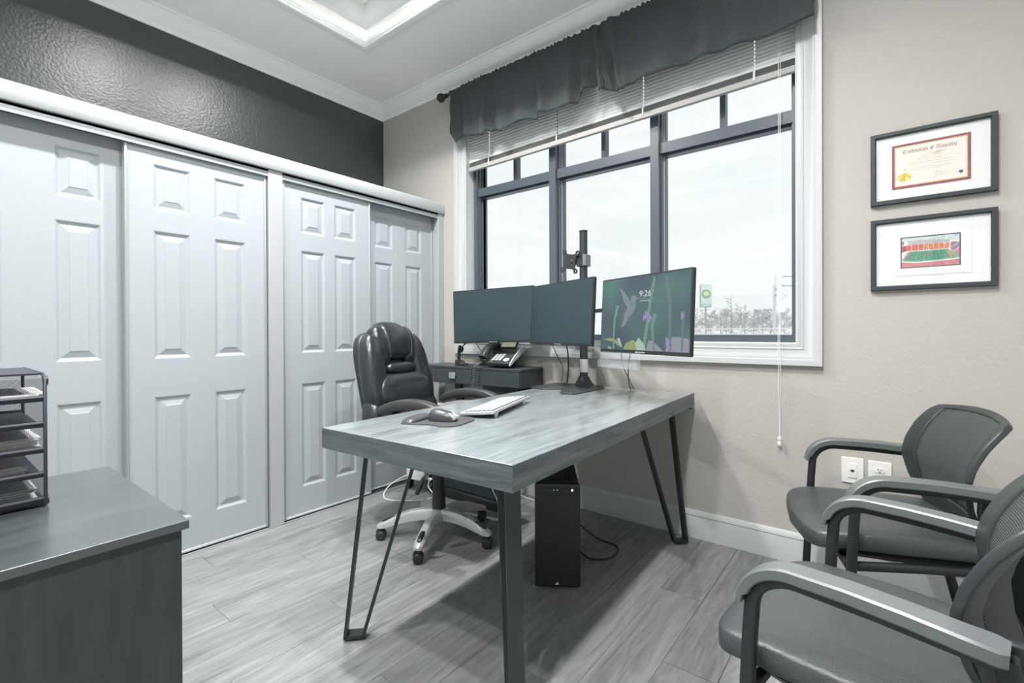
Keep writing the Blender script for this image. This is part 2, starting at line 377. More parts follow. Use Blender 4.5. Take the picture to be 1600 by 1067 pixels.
def panel_mesh(w, h):
    """moulded raised panel: quarter-round down, flat, bevel up to a raised field. local x=out, y,z in plane from corner"""
    m = MB()
    pr = [(0, 0), (-.004, -.001), (-.010, -.006), (-.016, -.0085), (-.020, -.0085), (-.046, -.0022), (-.048, -.0005)]
    rings = []
    for d, hh in pr: rings.append([(hh, -d, -d), (hh, w + d, -d), (hh, w + d, h + d), (hh, -d, h + d)])
    m.loft(rings, True, False); n = len(m.v); m.f.append((n - 4, n - 3, n - 2, n - 1)); return m.mesh('panel')
pan_cache = {}
def door(name, y0, y1, xf, label):
    w = y1 - y0; cw = .158; s1 = .100; s2 = w - .100 - cw
    ys = [0, s1, s1 + cw, s2, s2 + cw, w]; zs = [.018] + [z for p in PZ for z in p] + [2.045]
    m = MB()
    for i in range(5):
        for j in range(7):
            if i in (1, 3) and j in (1, 3, 5): continue
            m.add([(0, ys[i], zs[j]), (0, ys[i + 1], zs[j]), (0, ys[i + 1], zs[j + 1]), (0, ys[i], zs[j + 1])], [(0, 1, 2, 3)])
    m.add([(0, 0, zs[0]), (0, w, zs[0]), (0, w, zs[-1]), (0, 0, zs[-1]), (-.034, 0, zs[0]), (-.034, w, zs[0]), (-.034, w, zs[-1]), (-.034, 0, zs[-1])],
          [(0, 4, 5, 1), (1, 5, 6, 2), (2, 6, 7, 3), (3, 7, 4, 0), (4, 7, 6, 5)])
    me = bpy.data.meshes.new(name); me.from_pydata(m.v, [], m.f); me.materials.append(MATS['door_white'])
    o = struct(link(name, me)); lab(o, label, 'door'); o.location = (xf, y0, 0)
    for a in (s1, s2):
        for z0, z1 in PZ:
            key = round(z1 - z0, 3)
            if key not in pan_cache:
                q = panel_mesh(cw, z1 - z0); q.materials.append(MATS['door_white']); pan_cache[key] = q
            p = bpy.data.objects.new('panel', pan_cache[key]); COL.objects.link(p); p.parent = o; p.location = (0, a, z0)
    for yy in (0, w):   # pale edge channels
        d = -1 if yy == 0 else 1
        q = MB().box(-.036, .006, min(yy, yy + d * .012), max(yy, yy + d * .012), .012, 2.047).box(-.0, .009, yy - .003 + d * .006, yy + .003 + d * .006, .012, 2.047)
        q.build('edge_channel', 'track_metal', o, bevel=.0015)
    MB().box(-.034, .004, -.012, w + .012, .010, .024).build('bottom_rail', 'trim_white', o, bevel=.003)
    return o
door('door_1', -.02, .655, XC - .070, 'white six-panel sliding closet door furthest left, set back')
door('door_2', .641, 1.266, XC - .022, 'white six-panel sliding closet door left of the upright post')
door('door_3', 1.385, 1.968, XC - .022, 'white six-panel sliding closet door right of the upright post')
door('door_4', 1.952, 2.585, XC - .070, 'white six-panel sliding closet door nearest the window, set back')
o = door('door_5', -.59, .0, XC - .022, 'white sliding closet door beyond the left picture edge')

# ------------------------------------------------------------------ window
win = struct(bpy.data.objects.new('window_1', None)); COL.objects.link(win); lab(win, 'large three-part black-framed window with white casing', 'window')
wmap = lambda u, v, h: (u, YW - h, v)
casing = [(-.004, -.01), (-.004, .006), (.002, .010), (.010, .010), (.020, .008), (.024, .012), (.028, .012), (.032, .009), (.044, .009), (.058, .013), (.072, .022), (.076, .022), (.079, .026), (.098, .028), (.106, .028), (.108, .025), (.108, 0)]
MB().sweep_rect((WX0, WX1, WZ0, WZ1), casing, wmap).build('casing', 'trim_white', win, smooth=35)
jm = MB(); JD = .095
jm.box(WX0 - .02, WX0, YW, YW + JD, WZ0 - .02, WZ1 + .02); jm.box(WX1, WX1 + .02, YW, YW + JD, WZ0 - .02, WZ1 + .02)
jm.box(WX0, WX1, YW, YW + JD, WZ0 - .02, WZ0); jm.box(WX0, WX1, YW, YW + JD, WZ1, WZ1 + .02)
jm.build('jamb', 'trim_white', win)
FY0, FY1, GY = YW + .09, YW + .205, YW + .185
fm = MB()
fm.sweep_rect((WX0, WX1, WZ0, WZ1), [(0, FY1), (0, FY0), (-.028, FY0), (-.028, FY0 + .03), (-.036, FY0 + .03), (-.036, FY0 + .036), (-.030, FY0 + .04), (-.030, FY0 + .06), (-.040, FY0 + .062), (-.040, FY1)], lambda u, v, h: (u, h, v))
fm.build('frame', 'window_frame', win)
MU = [(-1.832, -1.78), (-1.106, -1.055)]
for a, b in MU:
    MB().box(a, b, FY0, FY1, WZ0 + .028, WZ1 - .028).box(a - .008, b + .008, FY0 + .035, FY1, WZ0 + .028, WZ1 - .028).box(a - .016, b + .016, FY0 + .075, FY1, WZ0 + .028, WZ1 - .028).build('mullion', 'window_frame', win)
bays = [(WX0 + .028, MU[0][0]), (MU[0][1], MU[1][0]), (MU[1][1], WX1 - .028)]
for a, b in bays:
    MB().box(a, b, FY0 + .02, FY1 - .02, 2.196, 2.248).box(a, b, FY0 + .02, FY0 + .026, 2.186, 2.196).box(a, b, FY0 + .06, FY1, 2.180, 2.252).build('rail', 'window_frame', win)
    c = (a + b) / 2
    MB().box(c - .015, c + .015, FY0 + .055, FY1 - .01, 2.248, WZ1 - .03).build('muntin', 'window_frame', win)
    for (u0, u1, z0, z1) in ((a, b, WZ0 + .03, 2.19), (a, c, 2.245, WZ1 - .03), (c, b, 2.245, WZ1 - .03)):
        MB().box(u0, u1, GY, GY + .004, z0, z1).build('pane', 'glass', win)
        mm = MB().sweep_rect((u0 + .012, u1 - .012, z0 + .008, z1 - .008), [(.02, FY0 + .062), (0, FY0 + .068), (0, GY)], lambda u, v, h: (u, h, v))
        mm.build('glazing_bead', 'window_frame_light', win)

# ------------------------------------------------------------------ blind, rod, valance
m = mat('cloth_grey', (.060, .073, .076), .9, spec=.2)
t = m.node_tree; b = t.nodes['Principled BSDF']; tcn = t.nodes.new('ShaderNodeTexCoord'); mx_ = t.nodes.new('ShaderNodeMath'); mx_.operation = 'MAXIMUM'
for i_, ax in enumerate('XZ'):
    w2 = t.nodes.new('ShaderNodeTexWave'); w2.bands_direction = ax; w2.inputs['Scale'].default_value = 25; w2.inputs['Distortion'].default_value = .6; t.links.new(tcn.outputs['Object'], w2.inputs['Vector']); t.links.new(w2.outputs['Fac'], mx_.inputs[i_])
bp = t.nodes.new('ShaderNodeBump'); bp.inputs['Strength'].default_value = .45; bp.inputs['Distance'].default_value = .005; t.links.new(mx_.outputs[0], bp.inputs['Height']); t.links.new(bp.outputs[0], b.inputs['Normal'])
mat('rod_bronze', (.05, .047, .05), .45, .5)
mat('frame_black', (.035, .045, .05), .45)
mat('mat_white', (.80, .81, .82), .8)
mat('paper_cream', (.78, .77, .71), .7)
mat('cert_red', (.27, .085, .105), .6, vary=(60, .25))
mat('cert_gold_line', (.62, .50, .33), .5)
mat('cert_brown', (.30, .15, .11), .6)
mat('ink_grey', (.38, .36, .36), .6)
mat('gold_foil', (.75, .60, .18), .28, .85, bump=(45, .5))
mat('emblem_blue', (.10, .10, .22), .5)

bl = thing('window_blind', 'white slatted window blind half raised, tucked under the grey valance', 'blind', (0, 0, 0))
BX0, BX1, BY = WX0 + .008, WX1 - .006, YW + .036
lad = [-2.325, -1.725, -1.122, -.526]
def slat_mesh(tilt):
    m = MB(); ca, sa = math.cos(tilt), math.sin(tilt)
    us = [-.0125, -.007, -.0022, .0022, .007, .0125]
    crv = lambda u: .0046 * (1 - (u / .0125) ** 2)
    xs = [BX0]
    for l in lad: xs += [l - .0035, l + .0035]
    xs.append(BX1)
    P = lambda x, u: (x, u * ca - crv(u) * sa, u * sa + crv(u) * ca)
    for i in range(len(xs) - 1):
        hole = i % 2 == 1
        for j in range(5):
            if hole and j in (1, 2, 3): continue
            m.add([P(xs[i], us[j]), P(xs[i + 1], us[j]), P(xs[i + 1], us[j + 1]), P(xs[i], us[j + 1])], [(0, 1, 2, 3)])
    return m
sm = slat_mesh(math.radians(76)).mesh('slat'); sm.materials.append(MATS['blind_white']); sm.shade_smooth()
zt, zb_ = 2.79, 2.463
n_sl = 17
tiltY = math.radians(-.9)
for i in range(n_sl):
    o = bpy.data.objects.new('slat', sm); COL.objects.link(o); o.parent = bl
    xm = (BX0 + BX1) / 2
    k = i / (n_sl - 1); a = tiltY * k
    o.location = (0, BY, zt + (zb_ - zt) * k); 
    # tilt about the middle of the blind
    o.rotation_euler = (0, a, 0); o.location.z += xm * math.sin(a); o.location.x += xm * (1 - math.cos(a))
sm2 = slat_mesh(math.radians(8)).mesh('slat'); sm2.materials.append(MATS['blind_backlit']); sm2.shade_smooth()
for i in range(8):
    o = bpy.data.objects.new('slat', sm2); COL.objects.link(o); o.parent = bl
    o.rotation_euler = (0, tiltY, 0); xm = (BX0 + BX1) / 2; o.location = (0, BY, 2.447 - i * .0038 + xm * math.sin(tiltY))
r = MB().box(BX0, BX1, -.0145, .0145, -.018, .014).box(BX0, BX1, -.019, .004, -.022, -.014).build('bottom_rail', 'blind_backlit', bl, bevel=.004)
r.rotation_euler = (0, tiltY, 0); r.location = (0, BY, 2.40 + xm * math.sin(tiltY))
MB().box(BX0, BX1, BY - .02, BY + .02, 2.79, 2.815).build('head_rail', 'blind_white', bl, bevel=.003)
for l in lad:
    m = MB(); zc = 2.44 - (l - xm) * math.tan(tiltY)
    for k in range(18):
        z = zc + k * .0198; m.tube([(l - .002, BY - .0125, z), (l + .002, BY - .0135, z + .010), (l - .002, BY - .0125, z + .0198)], .0011, 5)
    m.tube([(l, BY - .016, zc - .045), (l, BY - .0175, zc - .02), (l, BY - .015, zc)], .005, 6)
    m.build('ladder_cord', 'cord_white', bl, smooth=60)
pc = MB()
pc.tube(bez([(-.415, YW + .012, 2.80), (-.414, YW + .008, 2.2), (-.413, YW - .004, 1.5), (-.412, YW - .03, 1.06), (-.409, YW - .034, .96), (-.409, YW - .02, .72), (-.408, YW - .018, .60)], 6), .0014, 5)
pc.tube(bez([(-.405, YW + .012, 2.80), (-.407, YW + .008, 2.2), (-.404, YW - .004, 1.5), (-.405, YW - .03, 1.06), (-.401, YW - .034, .95), (-.404, YW - .02, .74), (-.407, YW - .018, .60)], 6), .0014, 5)
cordo = thing('blind_cord', 'white blind pull cord hanging down the wall past the casing', 'cord', (0, 0, 0))
pc.build('string', 'cord_white', cordo, smooth=60)
MB().lathe([(.004, .61), (.0075, .604), (.008, .590), (.006, .588), (.0085, .583), (.0095, .566), (.006, .562)], 10, Matrix.Translation((-.408, YW - .018, 0))).build('tassel', 'cord_white', cordo, smooth=50)

RY, RZ = YW - .082, 2.955
rod = thing('curtain_rod', 'dark bronze curtain rod with a carved ball finial', 'curtain rod', (0, RY, RZ))
MB().tube([(-2.66, 0, 0), (0.0, 0, 0)], .010, 12).build('pole', 'rod_bronze', rod, smooth=40)
for sx, d in ((-2.66, -1), (0.0, 1)):
    Mx = frame_m((sx, 0, 0), (0, 1, 0), (0, 0, 1), (d, 0, 0))
    fb = MB().lathe([(.010, 0), (.017, .004), (.017, .012), (.012, .016), (.019, .022), (.018, .028), (.011, .032), (.013, .036), (.024, .044), (.030, .056), (.031, .066), (.027, .080), (.015, .092), (.004, .096)], 18, Mx).build('finial', 'rod_bronze', rod, smooth=40)
    rb = MB()
    for k in range(9):
        a0 = 2 * math.pi * k / 9
        pts = [(.0005 + rr + .0015) for rr in (.013, .024, .030, .031, .027, .015)]
        zz = (.036, .044, .056, .066, .080, .092)
        rb.tube([Mx @ Vector((p * math.cos(a0 + i * .16), p * math.sin(a0 + i * .16), z)) for i, (p, z) in enumerate(zip(pts, zz))], .0022, 5)
    rb.build('rib', 'rod_bronze', fb, smooth=50)
for bx in (-2.60, -.15):
    MB().box(bx - .006, bx + .006, 0, .082, -.006, .006).lathe([(.022, 0), (.022, .006)], 14, frame_m((bx, .080, 0), (1, 0, 0), (0, 0, 1), (0, -1, 0))).build('bracket', 'rod_bronze', rod)

def interp(pts, x):
    if x <= pts[0][0]: return pts[0][1]
    for (a, za), (b, zb2) in zip(pts, pts[1:]):
        if x <= b: return za + (zb2 - za) * (x - a) / max(1e-6, b - a)
    return pts[-1][1]
def valance(x0, x1, hem, folds, label, seed, gap=None, topz=2.972):
    rnd = random.Random(seed); nx, nz = int((x1 - x0) / .0075), 22
    ph = [rnd.uniform(0, 6.28) for _ in range(6)]
    m = MB(); V = []
    for i in range(nx + 1):
        u = i / nx; x = x0 + (x1 - x0) * u
        zb3 = interp(hem, x)
        top = topz + .004 * math.sin(x * 190 + ph[0]) + .003 * math.sin(x * 97 + ph[1])
        for j in range(nz + 1):
            v = j / nz; z = top + (zb3 - top) * v
            y = 0
            # gathers near the rod fade into broad folds
            y += .006 * math.sin(x * 210 + ph[2] + 2 * math.sin(x * 31)) * math.exp(-v * 6)
            y += .022 * math.sin(x * 26 + ph[3] + 1.5 * math.sin(x * 9)) * min(1, .25 + v) * .75
            for fx, fw, fd, lean in folds:
                d = (x - fx - lean * (v - .3)) / fw
                y += -1.25 * fd * math.exp(-d * d) * min(1, .35 + v)
            # pocket round the rod
            if v < .12: y -= .012 * math.sin(v / .12 * math.pi)
            V.append((x + (.004 * math.sin(z * 40 + x * 20)), RY - .013 + y, z))
    n = nz + 1; F = []
    for i in range(nx):
        for j in range(nz):
            if gap and gap[0] < x0 + (x1 - x0) * i / nx < gap[1] and 2 <= j <= 5 : continue
            F.append((i * n + j, (i + 1) * n + j, (i + 1) * n + j + 1, i * n + j + 1))
    m.add(V, F)
    o = m.build('valance', 'cloth_grey', None, smooth=80); tag(o, label, 'valance')
    so = o.modifiers.new('thick', 'SOLIDIFY'); so.thickness = .0022
    return o
hemL = [(-2.62, 2.66), (-2.575, 2.571), (-2.514, 2.589), (-2.428, 2.581), (-2.262, 2.535), (-2.251, 2.572), (-2.097, 2.523), (-2.08, 2.541), (-1.886, 2.554), (-1.805, 2.526), (-1.792, 2.565), (-1.632, 2.544), (-1.501, 2.546), (-1.470, 2.608)]
hemR = [(-1.456, 2.587), (-1.451, 2.614), (-1.35, 2.609), (-1.342, 2.56), (-1.194, 2.525), (-1.174, 2.541), (-1.058, 2.558), (-.948, 2.556), (-.744, 2.554), (-.501, 2.555), (-.263, 2.564)]
valance(-2.615, -1.468, hemL, [(-2.46, .03, .018, .02), (-2.26, .03, .022, -.02), (-1.80, .035, .030, .05), (-2.05, .06, .012, 0), (-1.55, .03, .016, 0)], 'charcoal gathered valance panel left of the bunched fold', 3)
valance(-1.464, -.252, hemR, [(-1.36, .018, .035, .06), (-1.31, .02, -.02, .12), (-1.25, .022, .030, .05), (-1.18, .03, .02, .0), (-.70, .09, .010, 0)], 'charcoal waffle-weave valance panel right of the bunched fold', 5)

# ------------------------------------------------------------------ framed pictures
def nib(m, pts, w, M, ang=42, mn=.12):
    nx, ny = math.cos(math.radians(ang)) * w / 2, math.sin(math.radians(ang)) * w / 2
    for p, q in zip(pts, pts[1:]):
        poly = [(p[0] - nx, p[1] - ny), (p[0] + nx, p[1] + ny), (q[0] + nx, q[1] + ny), (q[0] - nx, q[1] - ny)]
        m.flat(poly, 0, M)
        d = math.hypot(q[0] - p[0], q[1] - p[1]) or 1; tx, ty = -(q[1] - p[1]) / d * w * mn, (q[0] - p[0]) / d * w * mn
        m.flat([(p[0] - tx, p[1] - ty), (p[0] + tx, p[1] + ty), (q[0] + tx, q[1] + ty), (q[0] - tx, q[1] - ty)], .00002, M)
GL = {  # broad-nib letters: (advance, strokes)
 'C': (1.15, [[(.85, 1.30), (.62, 1.50), (.28, 1.30), (.12, .95), (.14, .45), (.38, .08), (.62, .02), (.92, .25)], [(.45, 1.25), (.42, .30)], [(.85, 1.30), (.92, 1.05)]]),
 'M': (1.55, [[(.05, .15), (.25, .02), (.35, .25), (.35, 1.20), (.15, 1.40)], [(.35, 1.2), (.62, 1.48), (.75, 1.2), (.75, .15), (.85, .02)], [(.75, 1.2), (1.05, 1.48), (1.2, 1.2), (1.2, .2), (1.38, .05)]]),
 'r': (.52, [[(.05, .92), (.17, .82), (.17, .12), (.30, .02)], [(.17, .8), (.38, 1.0), (.48, .86)]]),
 'e': (.60, [[(.50, .62), (.42, .92), (.30, 1.0), (.12, .80), (.12, .22), (.30, .02), (.52, .18)], [(.14, .48), (.50, .62)]]),
 'd': (.66, [[(.12, 1.45), (.30, 1.25), (.52, .85), (.52, .2), (.32, .0), (.12, .2), (.12, .72), (.36, .95)]]),
 'n': (.74, [[(.05, .92), (.17, .82), (.17, .12), (.28, .02)], [(.17, .8), (.40, 1.0), (.52, .84), (.52, .12), (.66, .02)]]),
 't': (.46, [[(.18, 1.30), (.18, .15), (.32, .0), (.42, .10)], [(.02, .92), (.40, .96)]]),
 'i': (.38, [[(.05, .92), (.17, .82), (.17, .12), (.30, .02)], [(.14, 1.26), (.2, 1.32)]]),
 'a': (.66, [[(.14, .9), (.32, 1.0), (.48, .85), (.48, .12), (.62, .02)], [(.48, .55), (.2, .45), (.12, .2), (.26, .0), (.46, .18)]]),
 'l': (.38, [[(.06, 1.52), (.17, 1.40), (.17, .12), (.30, .02)]]),
 's': (.56, [[(.46, .85), (.30, 1.0), (.12, .82), (.14, .62), (.42, .42), (.44, .18), (.28, .0), (.08, .14)]]),
 'o': (.64, [[(.30, 1.0), (.12, .80), (.12, .20), (.30, .0), (.50, .20), (.50, .80), (.30, 1.0)]]),
 'f': (.48, [[(.44, 1.38), (.28, 1.50), (.17, 1.30), (.17, -.15)], [(.02, .92), (.42, .98)]]),
 'y': (.66, [[(.05, .92), (.15, .82), (.15, .25), (.30, .02), (.52, .20)], [(.44, 1.0), (.54, .86), (.52, .0), (.35, -.35), (.10, -.30)]]),
 ' ': (.42, [])}
def blackletter(text, x0, x1, z0, h, M):
    m = MB(); tot = sum(GL[c][0] for c in text); sx = (x1 - x0) / tot; x = x0
    for c in text:
        for st in GL[c][1]: nib(m, [(x + p[0] * sx, z0 + p[1] * h) for p in st], h * .24, M, 42, .16)
        x += GL[c][0] * sx
    return m
def pic(x0, x1, z0, z1, label, fw):
    e = thing('framed_picture', label, 'picture', (0, YW, 0), 0, 'framed pictures on the window wall')
    mp = lambda u, v, h: (u, -h, v)
    MB().sweep_rect((x0 + fw, x1 - fw, z0 + fw, z1 - fw), [(-.002, .002), (-.002, .014), (0, .019), (.003, .022), (fw - .002, .022), (fw, .020), (fw, .001)], mp).build('frame', 'frame_black', e, smooth=30)
    MB().box(x0 + .004, x1 - .004, -.008, -.002, z0 + .004, z1 - .004).build('mat_board', 'mat_white', e)
    MB().box(x0 + fw, x1 - fw, -.0155, -.014, z0 + fw, z1 - fw).build('glass', 'glass', e)
    return e
PM = lambda y: frame_m((0, y, 0), (1, 0, 0), (0, 0, 1), (0, -1, 0))
e = pic(-.050, .349, 1.678, 1.990, 'black framed certificate headed Credentials of Ministry with gold seal', .018)
pr = MB().box(.024, .273, -.0092, -.0082, 1.740, 1.930).build('print', 'cert_red', e, label='certificate with maroon border')
MB().box(.033, .264, -.0096, -.0090, 1.7495, 1.9205).build('gold_border', 'cert_gold_line', pr)
MB().box(.037, .260, -.0100, -.0094, 1.7535, 1.9165).build('certificate_paper', 'paper_cream', pr)
blackletter('Credentials of Ministry', .060, .231, 1.888, .0105, PM(-.0102)).build('lettering', 'cert_brown', pr, kind='stuff')
rnd = random.Random(4)
orn = MB()
for k in range(15):
    cx, cz = .148 + rnd.uniform(-.042, .042), 1.871 + rnd.uniform(-.010, .010); w = rnd.uniform(.006, .02); s_ = 1 if cx > .148 else -1
    nib(orn, [(cx - w, cz - .003), (cx - w * .3, cz + .003 * s_), (cx + w * .4, cz - .002), (cx + w, cz + .004)], .0016, PM(-.0102), 30, .3)
orn.build('ornament', 'cert_gold_line', pr, kind='stuff')
tx = MB()
def scribble(m, x0, x1, z, h, w, step=.0042):
    x = x0; pts = []
    while x < x1:
        pts.append((x, z + rnd.uniform(0, h))); pts.append((x + step * .5, z + rnd.uniform(-h * .2, h * .4))); x += step * rnd.uniform(.7, 1.3)
    nib(m, pts, w, PM(-.0102), 60, .35)
scribble(tx, .105, .190, 1.850, .0055, .0009); scribble(tx, .078, .216, 1.8385, .0052, .0009)
scribble(tx, .080, .226, 1.829, .0035, .0006, .003)
for z, a, b in ((1.8205, .073, .212), (1.8165, .080, .214), (1.8125, .082, .214), (1.8085, .082, .20)): scribble(tx, a, b, z, .0018, .0004, .002)
for a, b, z in ((.045, .105, 1.8455), (.192, .250, 1.8545), (.150, .198, 1.772), (.165, .228, 1.779)): nib(tx, [(a, z), (b, z)], .0005, PM(-.0102), 90, .5)
nib(tx, [(.160, 1.762), (.166, 1.782), (.172, 1.797), (.166, 1.795), (.170, 1.785), (.182, 1.793), (.184, 1.783), (.192, 1.790), (.205, 1.785)], .0008, PM(-.0103), 40, .4)
tx.build('script_lines', 'ink_grey', pr, kind='stuff')
seal = MB(); q = []
for k in range(48): rr = .0235 * (1.0 if k % 2 else .93); q.append((.0655 + rr * math.cos(k * math.pi / 24), 1.7875 + rr * .80 * math.sin(k * math.pi / 24)))
seal.prism(q, 0, .0012, PM(-.0098)); seal.prism([(.0655 + .017 * math.cos(k * math.pi / 12), 1.7875 + .0135 * math.sin(k * math.pi / 12)) for k in range(24)], 0, .0018, PM(-.0098))
seal.build('gold_seal', 'gold_foil', pr)
sh = MB().prism([(.2375, 1.782), (.2495, 1.782), (.2495, 1.774), (.2435, 1.7685), (.2375, 1.774)], 0, .0006, PM(-.0098)).build('shield_emblem', 'emblem_blue', pr)
ew = MB()
for s_ in (-1, 1): nib(ew, [(.2435 + s_ * .0075, 1.772), (.2435 + s_ * .010, 1.774), (.2435 + s_ * .0115, 1.783)], .0028, PM(-.0102), 60, .3)
ew.build('laurel', 'cert_gold_line', pr)
MB().prism([(.0665, 1.816), (.0695, 1.818), (.0695, 1.824), (.0655, 1.823)], 0, .0004, PM(-.0098)).build('crest', 'ink_grey', pr)

e = pic(-.050, .349, 1.304, 1.614, 'black framed stadium print in a wide white mat below the certificate', .018)
mb_ = MB().sweep_rect((.0527, .2430, 1.3955, 1.5288), [(0, .0078), (0, .0098), (.0315, .0098), (.0315, .0080)], lambda u, v, h: (u, -h, v)).build('inner_mat', 'mat_white', e)
MB().sweep_rect((.0527, .2430, 1.3955, 1.5288), [(-.004, .0082), (-.004, .0090), (0, .0094), (0, .0082)], lambda u, v, h: (u, -h, v)).build('dark_liner', 'frame_black', e)
for nm, c in dict(st_sky=(.52, .62, .62), st_grey=(.42, .44, .45), st_red=(.55, .13, .11), st_orange=(.60, .22, .12), st_dark=(.36, .09, .12), st_pink=(.55, .22, .25), st_green=(.09, .27, .19), st_lgreen=(.20, .42, .32), st_white=(.72, .72, .68), st_purple=(.30, .20, .30)).items(): mat(nm, c, .6, vary=(160, .18))
pr = MB().box(.0567, .239, -.0086, -.0080, 1.3995, 1.5248).build('print', 'st_sky', e, label='colour print of a red stadium and green field')
U = lambda pts: [(.0567 + p[0] * .1823, 1.3995 + p[1] * .1253) for p in pts]
def st(name, m, pts, lay): MB().flat(U(pts), 0, PM(-.0088 - lay * .00008)).build(name, m, pr)
st('far_ground', 'st_white', [(0, .05), (0, .88), (.11, .88), (.34, .80), (.84, .80), (1, .82), (1, .05)], 0)
st('grandstand_roof', 'st_grey', [(.112, .78), (.112, .886), (.338, .901), (.839, .843), (.839, .734), (.52, .752)], 1)
st('scoreboard', 'st_purple', [(0, .765), (0, .887), (.042, .889), (.042, .767)], 1)
st('seating', 'st_red', [(.07, .563), (.061, .738), (.182, .763), (.40, .757), (.40, .552), (.247, .554)], 2)
st('seating', 'st_orange', [(.40, .552), (.40, .757), (.52, .752), (.839, .726), (.83, .543), (.574, .548)], 2)
st('seating', 'st_dark', [(0, .504), (0, .73), (.061, .738), (.08, .553)], 2)
st('seating', 'st_purple', [(.848, .532), (.857, .76), (1, .74), (1, .542), (.909, .422)], 2)
st('seating', 'st_pink', [(.874, .477), (1, .542), (1, .292)], 3)
st('track', 'st_lgreen', [(.0, .17), (.10, .50), (.16, .53), (.80, .53), (.88, .47), (1, .30), (1, .2), (.7, .16), (.3, .15)], 3)
st('field', 'st_green', [(.03, .23), (.163, .506), (.787, .507), (.93, .25), (.698, .215), (.338, .205)], 4)
st('end_zone', 'st_pink', [(.005, .26), (.117, .505), (.159, .502), (.052, .254)], 5); st('end_zone', 'st_orange', [(.773, .476), (.813, .486), (.909, .238), (.848, .246)], 5)
st('logo_mark', 'st_red', [(.43, .35), (.50, .345), (.49, .40), (.44, .395)], 5)
st('front_stand', 'st_pink', [(0, 0), (0, .183), (.247, .133), (.609, .144), (1, .183), (1, 0)], 5)
yl = MB()
for k in range(11):
    t_ = k / 10; a = (.185 + t_ * .58, .50); b = (.09 + t_ * .77, .225); yl.flat(U([(a[0] - .002, a[1]), (a[0] + .002, a[1]), (b[0] + .003, b[1]), (b[0] - .003, b[1])]), 0, PM(-.00925))
yl.build('yard_lines', 'st_lgreen', pr)
dv = MB()
for xa in (.175, .30, .395, .475, .565, .655, .745): dv.flat(U([(xa - .004, .553), (xa + .004, .553), (xa + .005, .757), (xa - .003, .757)]), 0, PM(-.0092))
for P_ in ([(.06, .53), (.247, .541), (.83, .534), (.996, .709), (.996, .72), (.83, .548), (.247, .558), (.07, .565)], [(0, .18), (.25, .13), (.61, .14), (1, .18), (1, .215), (.61, .175), (.25, .165), (0, .215)], [(.9, .42), (1, .54), (1, .56), (.9, .435)], [(.0, .45), (.08, .55), (.08, .57), (0, .50)]): dv.flat(U(P_), 0, PM(-.0094))
dv.build('railings', 'st_white', pr)

# ------------------------------------------------------------------ wall plates
def plate(x, z, label, kind):
    e = thing('wall_plate', label, 'wall plate', (x, YW, z))
    MB().prism(rrect(-.041, .041, -.0585, .0585, .005), 0, .0055, frame_m((0, 0, 0), (1, 0, 0), (0, 0, 1), (0, -1, 0))).build('cover', 'white_plastic', e, bevel=.002)
    if kind == 'phone':
        MB().box(-.0165, .0165, -.0078, -.005, -.033, .033).build('insert', 'white_plastic', e, bevel=.001)
        MB().prism([(-.008, .0), (-.005, -.006), (.005, -.006), (.008, .0), (.006, .004), (-.006, .004)], 0, .0006, frame_m((0, -.0078, 0), (1, 0, 0), (0, 0, 1), (0, -1, 0))).build('jack', 'track_dark', e)
        zs = (-.0485, .0485)
    else:
        for zc in (.0195, -.0195):
            fc = MB().prism(arc(0, 0, .0172, -40, 40, 6) + arc(0, 0, .0172, 140, 220, 6), 0, .0025, frame_m((0, -.0055, zc), (1, 0, 0), (0, 0, 1), (0, -1, 0))).build('socket', 'white_plastic', e, bevel=.0008)
            MB().box(-.0075, -.0050, -.0085, -.0078, zc + .0, zc + .009).box(.0050, .0070, -.0085, -.0078, zc + .001, zc + .008).prism(arc(0, zc - .007, .0028, 0, 360, 10)[:-1], .0078, .0085, frame_m((0, 0, 0), (1, 0, 0), (0, 0, 1), (0, -1, 0))).build('slots', 'track_dark', fc)
        zs = (0,)
    for z0 in zs: MB().lathe([(.0028, 0), (.0028, .0009), (.0015, .0012)], 10, frame_m((0, -.0055, z0), (1, 0, 0), (0, 0, 1), (0, -1, 0))).build('screw', 'cord_white', e)
plate(-.1175, .491, 'white data jack wall plate beside the power outlet', 'phone'); plate(-.0185, .4885, 'white power outlet wall plate nearest the guest chairs', 'power')

# ------------------------------------------------------------------ outdoors beyond the window
mat('snow', (.88, .90, .92), .8, vary=(.12, .06)); mat('bark', (.46, .44, .42), .9); mat('twigs', (.66, .65, .65), .9)  # bark and twig tones paled to imitate washed-out outdoor brightness
mat('sign_white', (.80, .86, .84), .4); mat('sign_grey', (.36, .36, .38), .5); mat('sign_green', (.16, .46, .34), .5); mat('sign_lime', (.50, .72, .30), .5); mat('sign_yellow', (.85, .84, .40), .5)
mat('fence_white', (.84, .85, .86), .6); mat('pole_pale', (.78, .80, .82), .6); mat('steel_grey', (.45, .48, .50), .5)
g = MB().box(-160, 160, -120, 240, -.9, -.75).build('ground_outside', 'snow'); struct(g); lab(g, 'snow covered ground outside the window', 'ground')
K = 1.3333; OY = 60.0
sg = thing('roadside_sign', 'tall roadside fuel station sign with a green and yellow sunburst', 'sign', (-13.0 * K, OY, -.75))
bx0, bx1, bz0, bz1 = -.33 * K, .65 * K, 3.0 * K + .68, 5.06 * K + .68
Ms = Matrix.Rotation(math.radians(30), 4, 'Z')
MB().box(bx0, bx1, 0, .38, bz0 - .0, bz1, Ms).build('cabinet', 'sign_grey', sg)
MB().box(bx0 + .03, bx1 - .03, -.03, .0, bz0 + .04, bz1 - .04, Ms).build('face', 'sign_white', sg)
cx_, cz_ = (bx0 + bx1) / 2, bz1 - 1.1
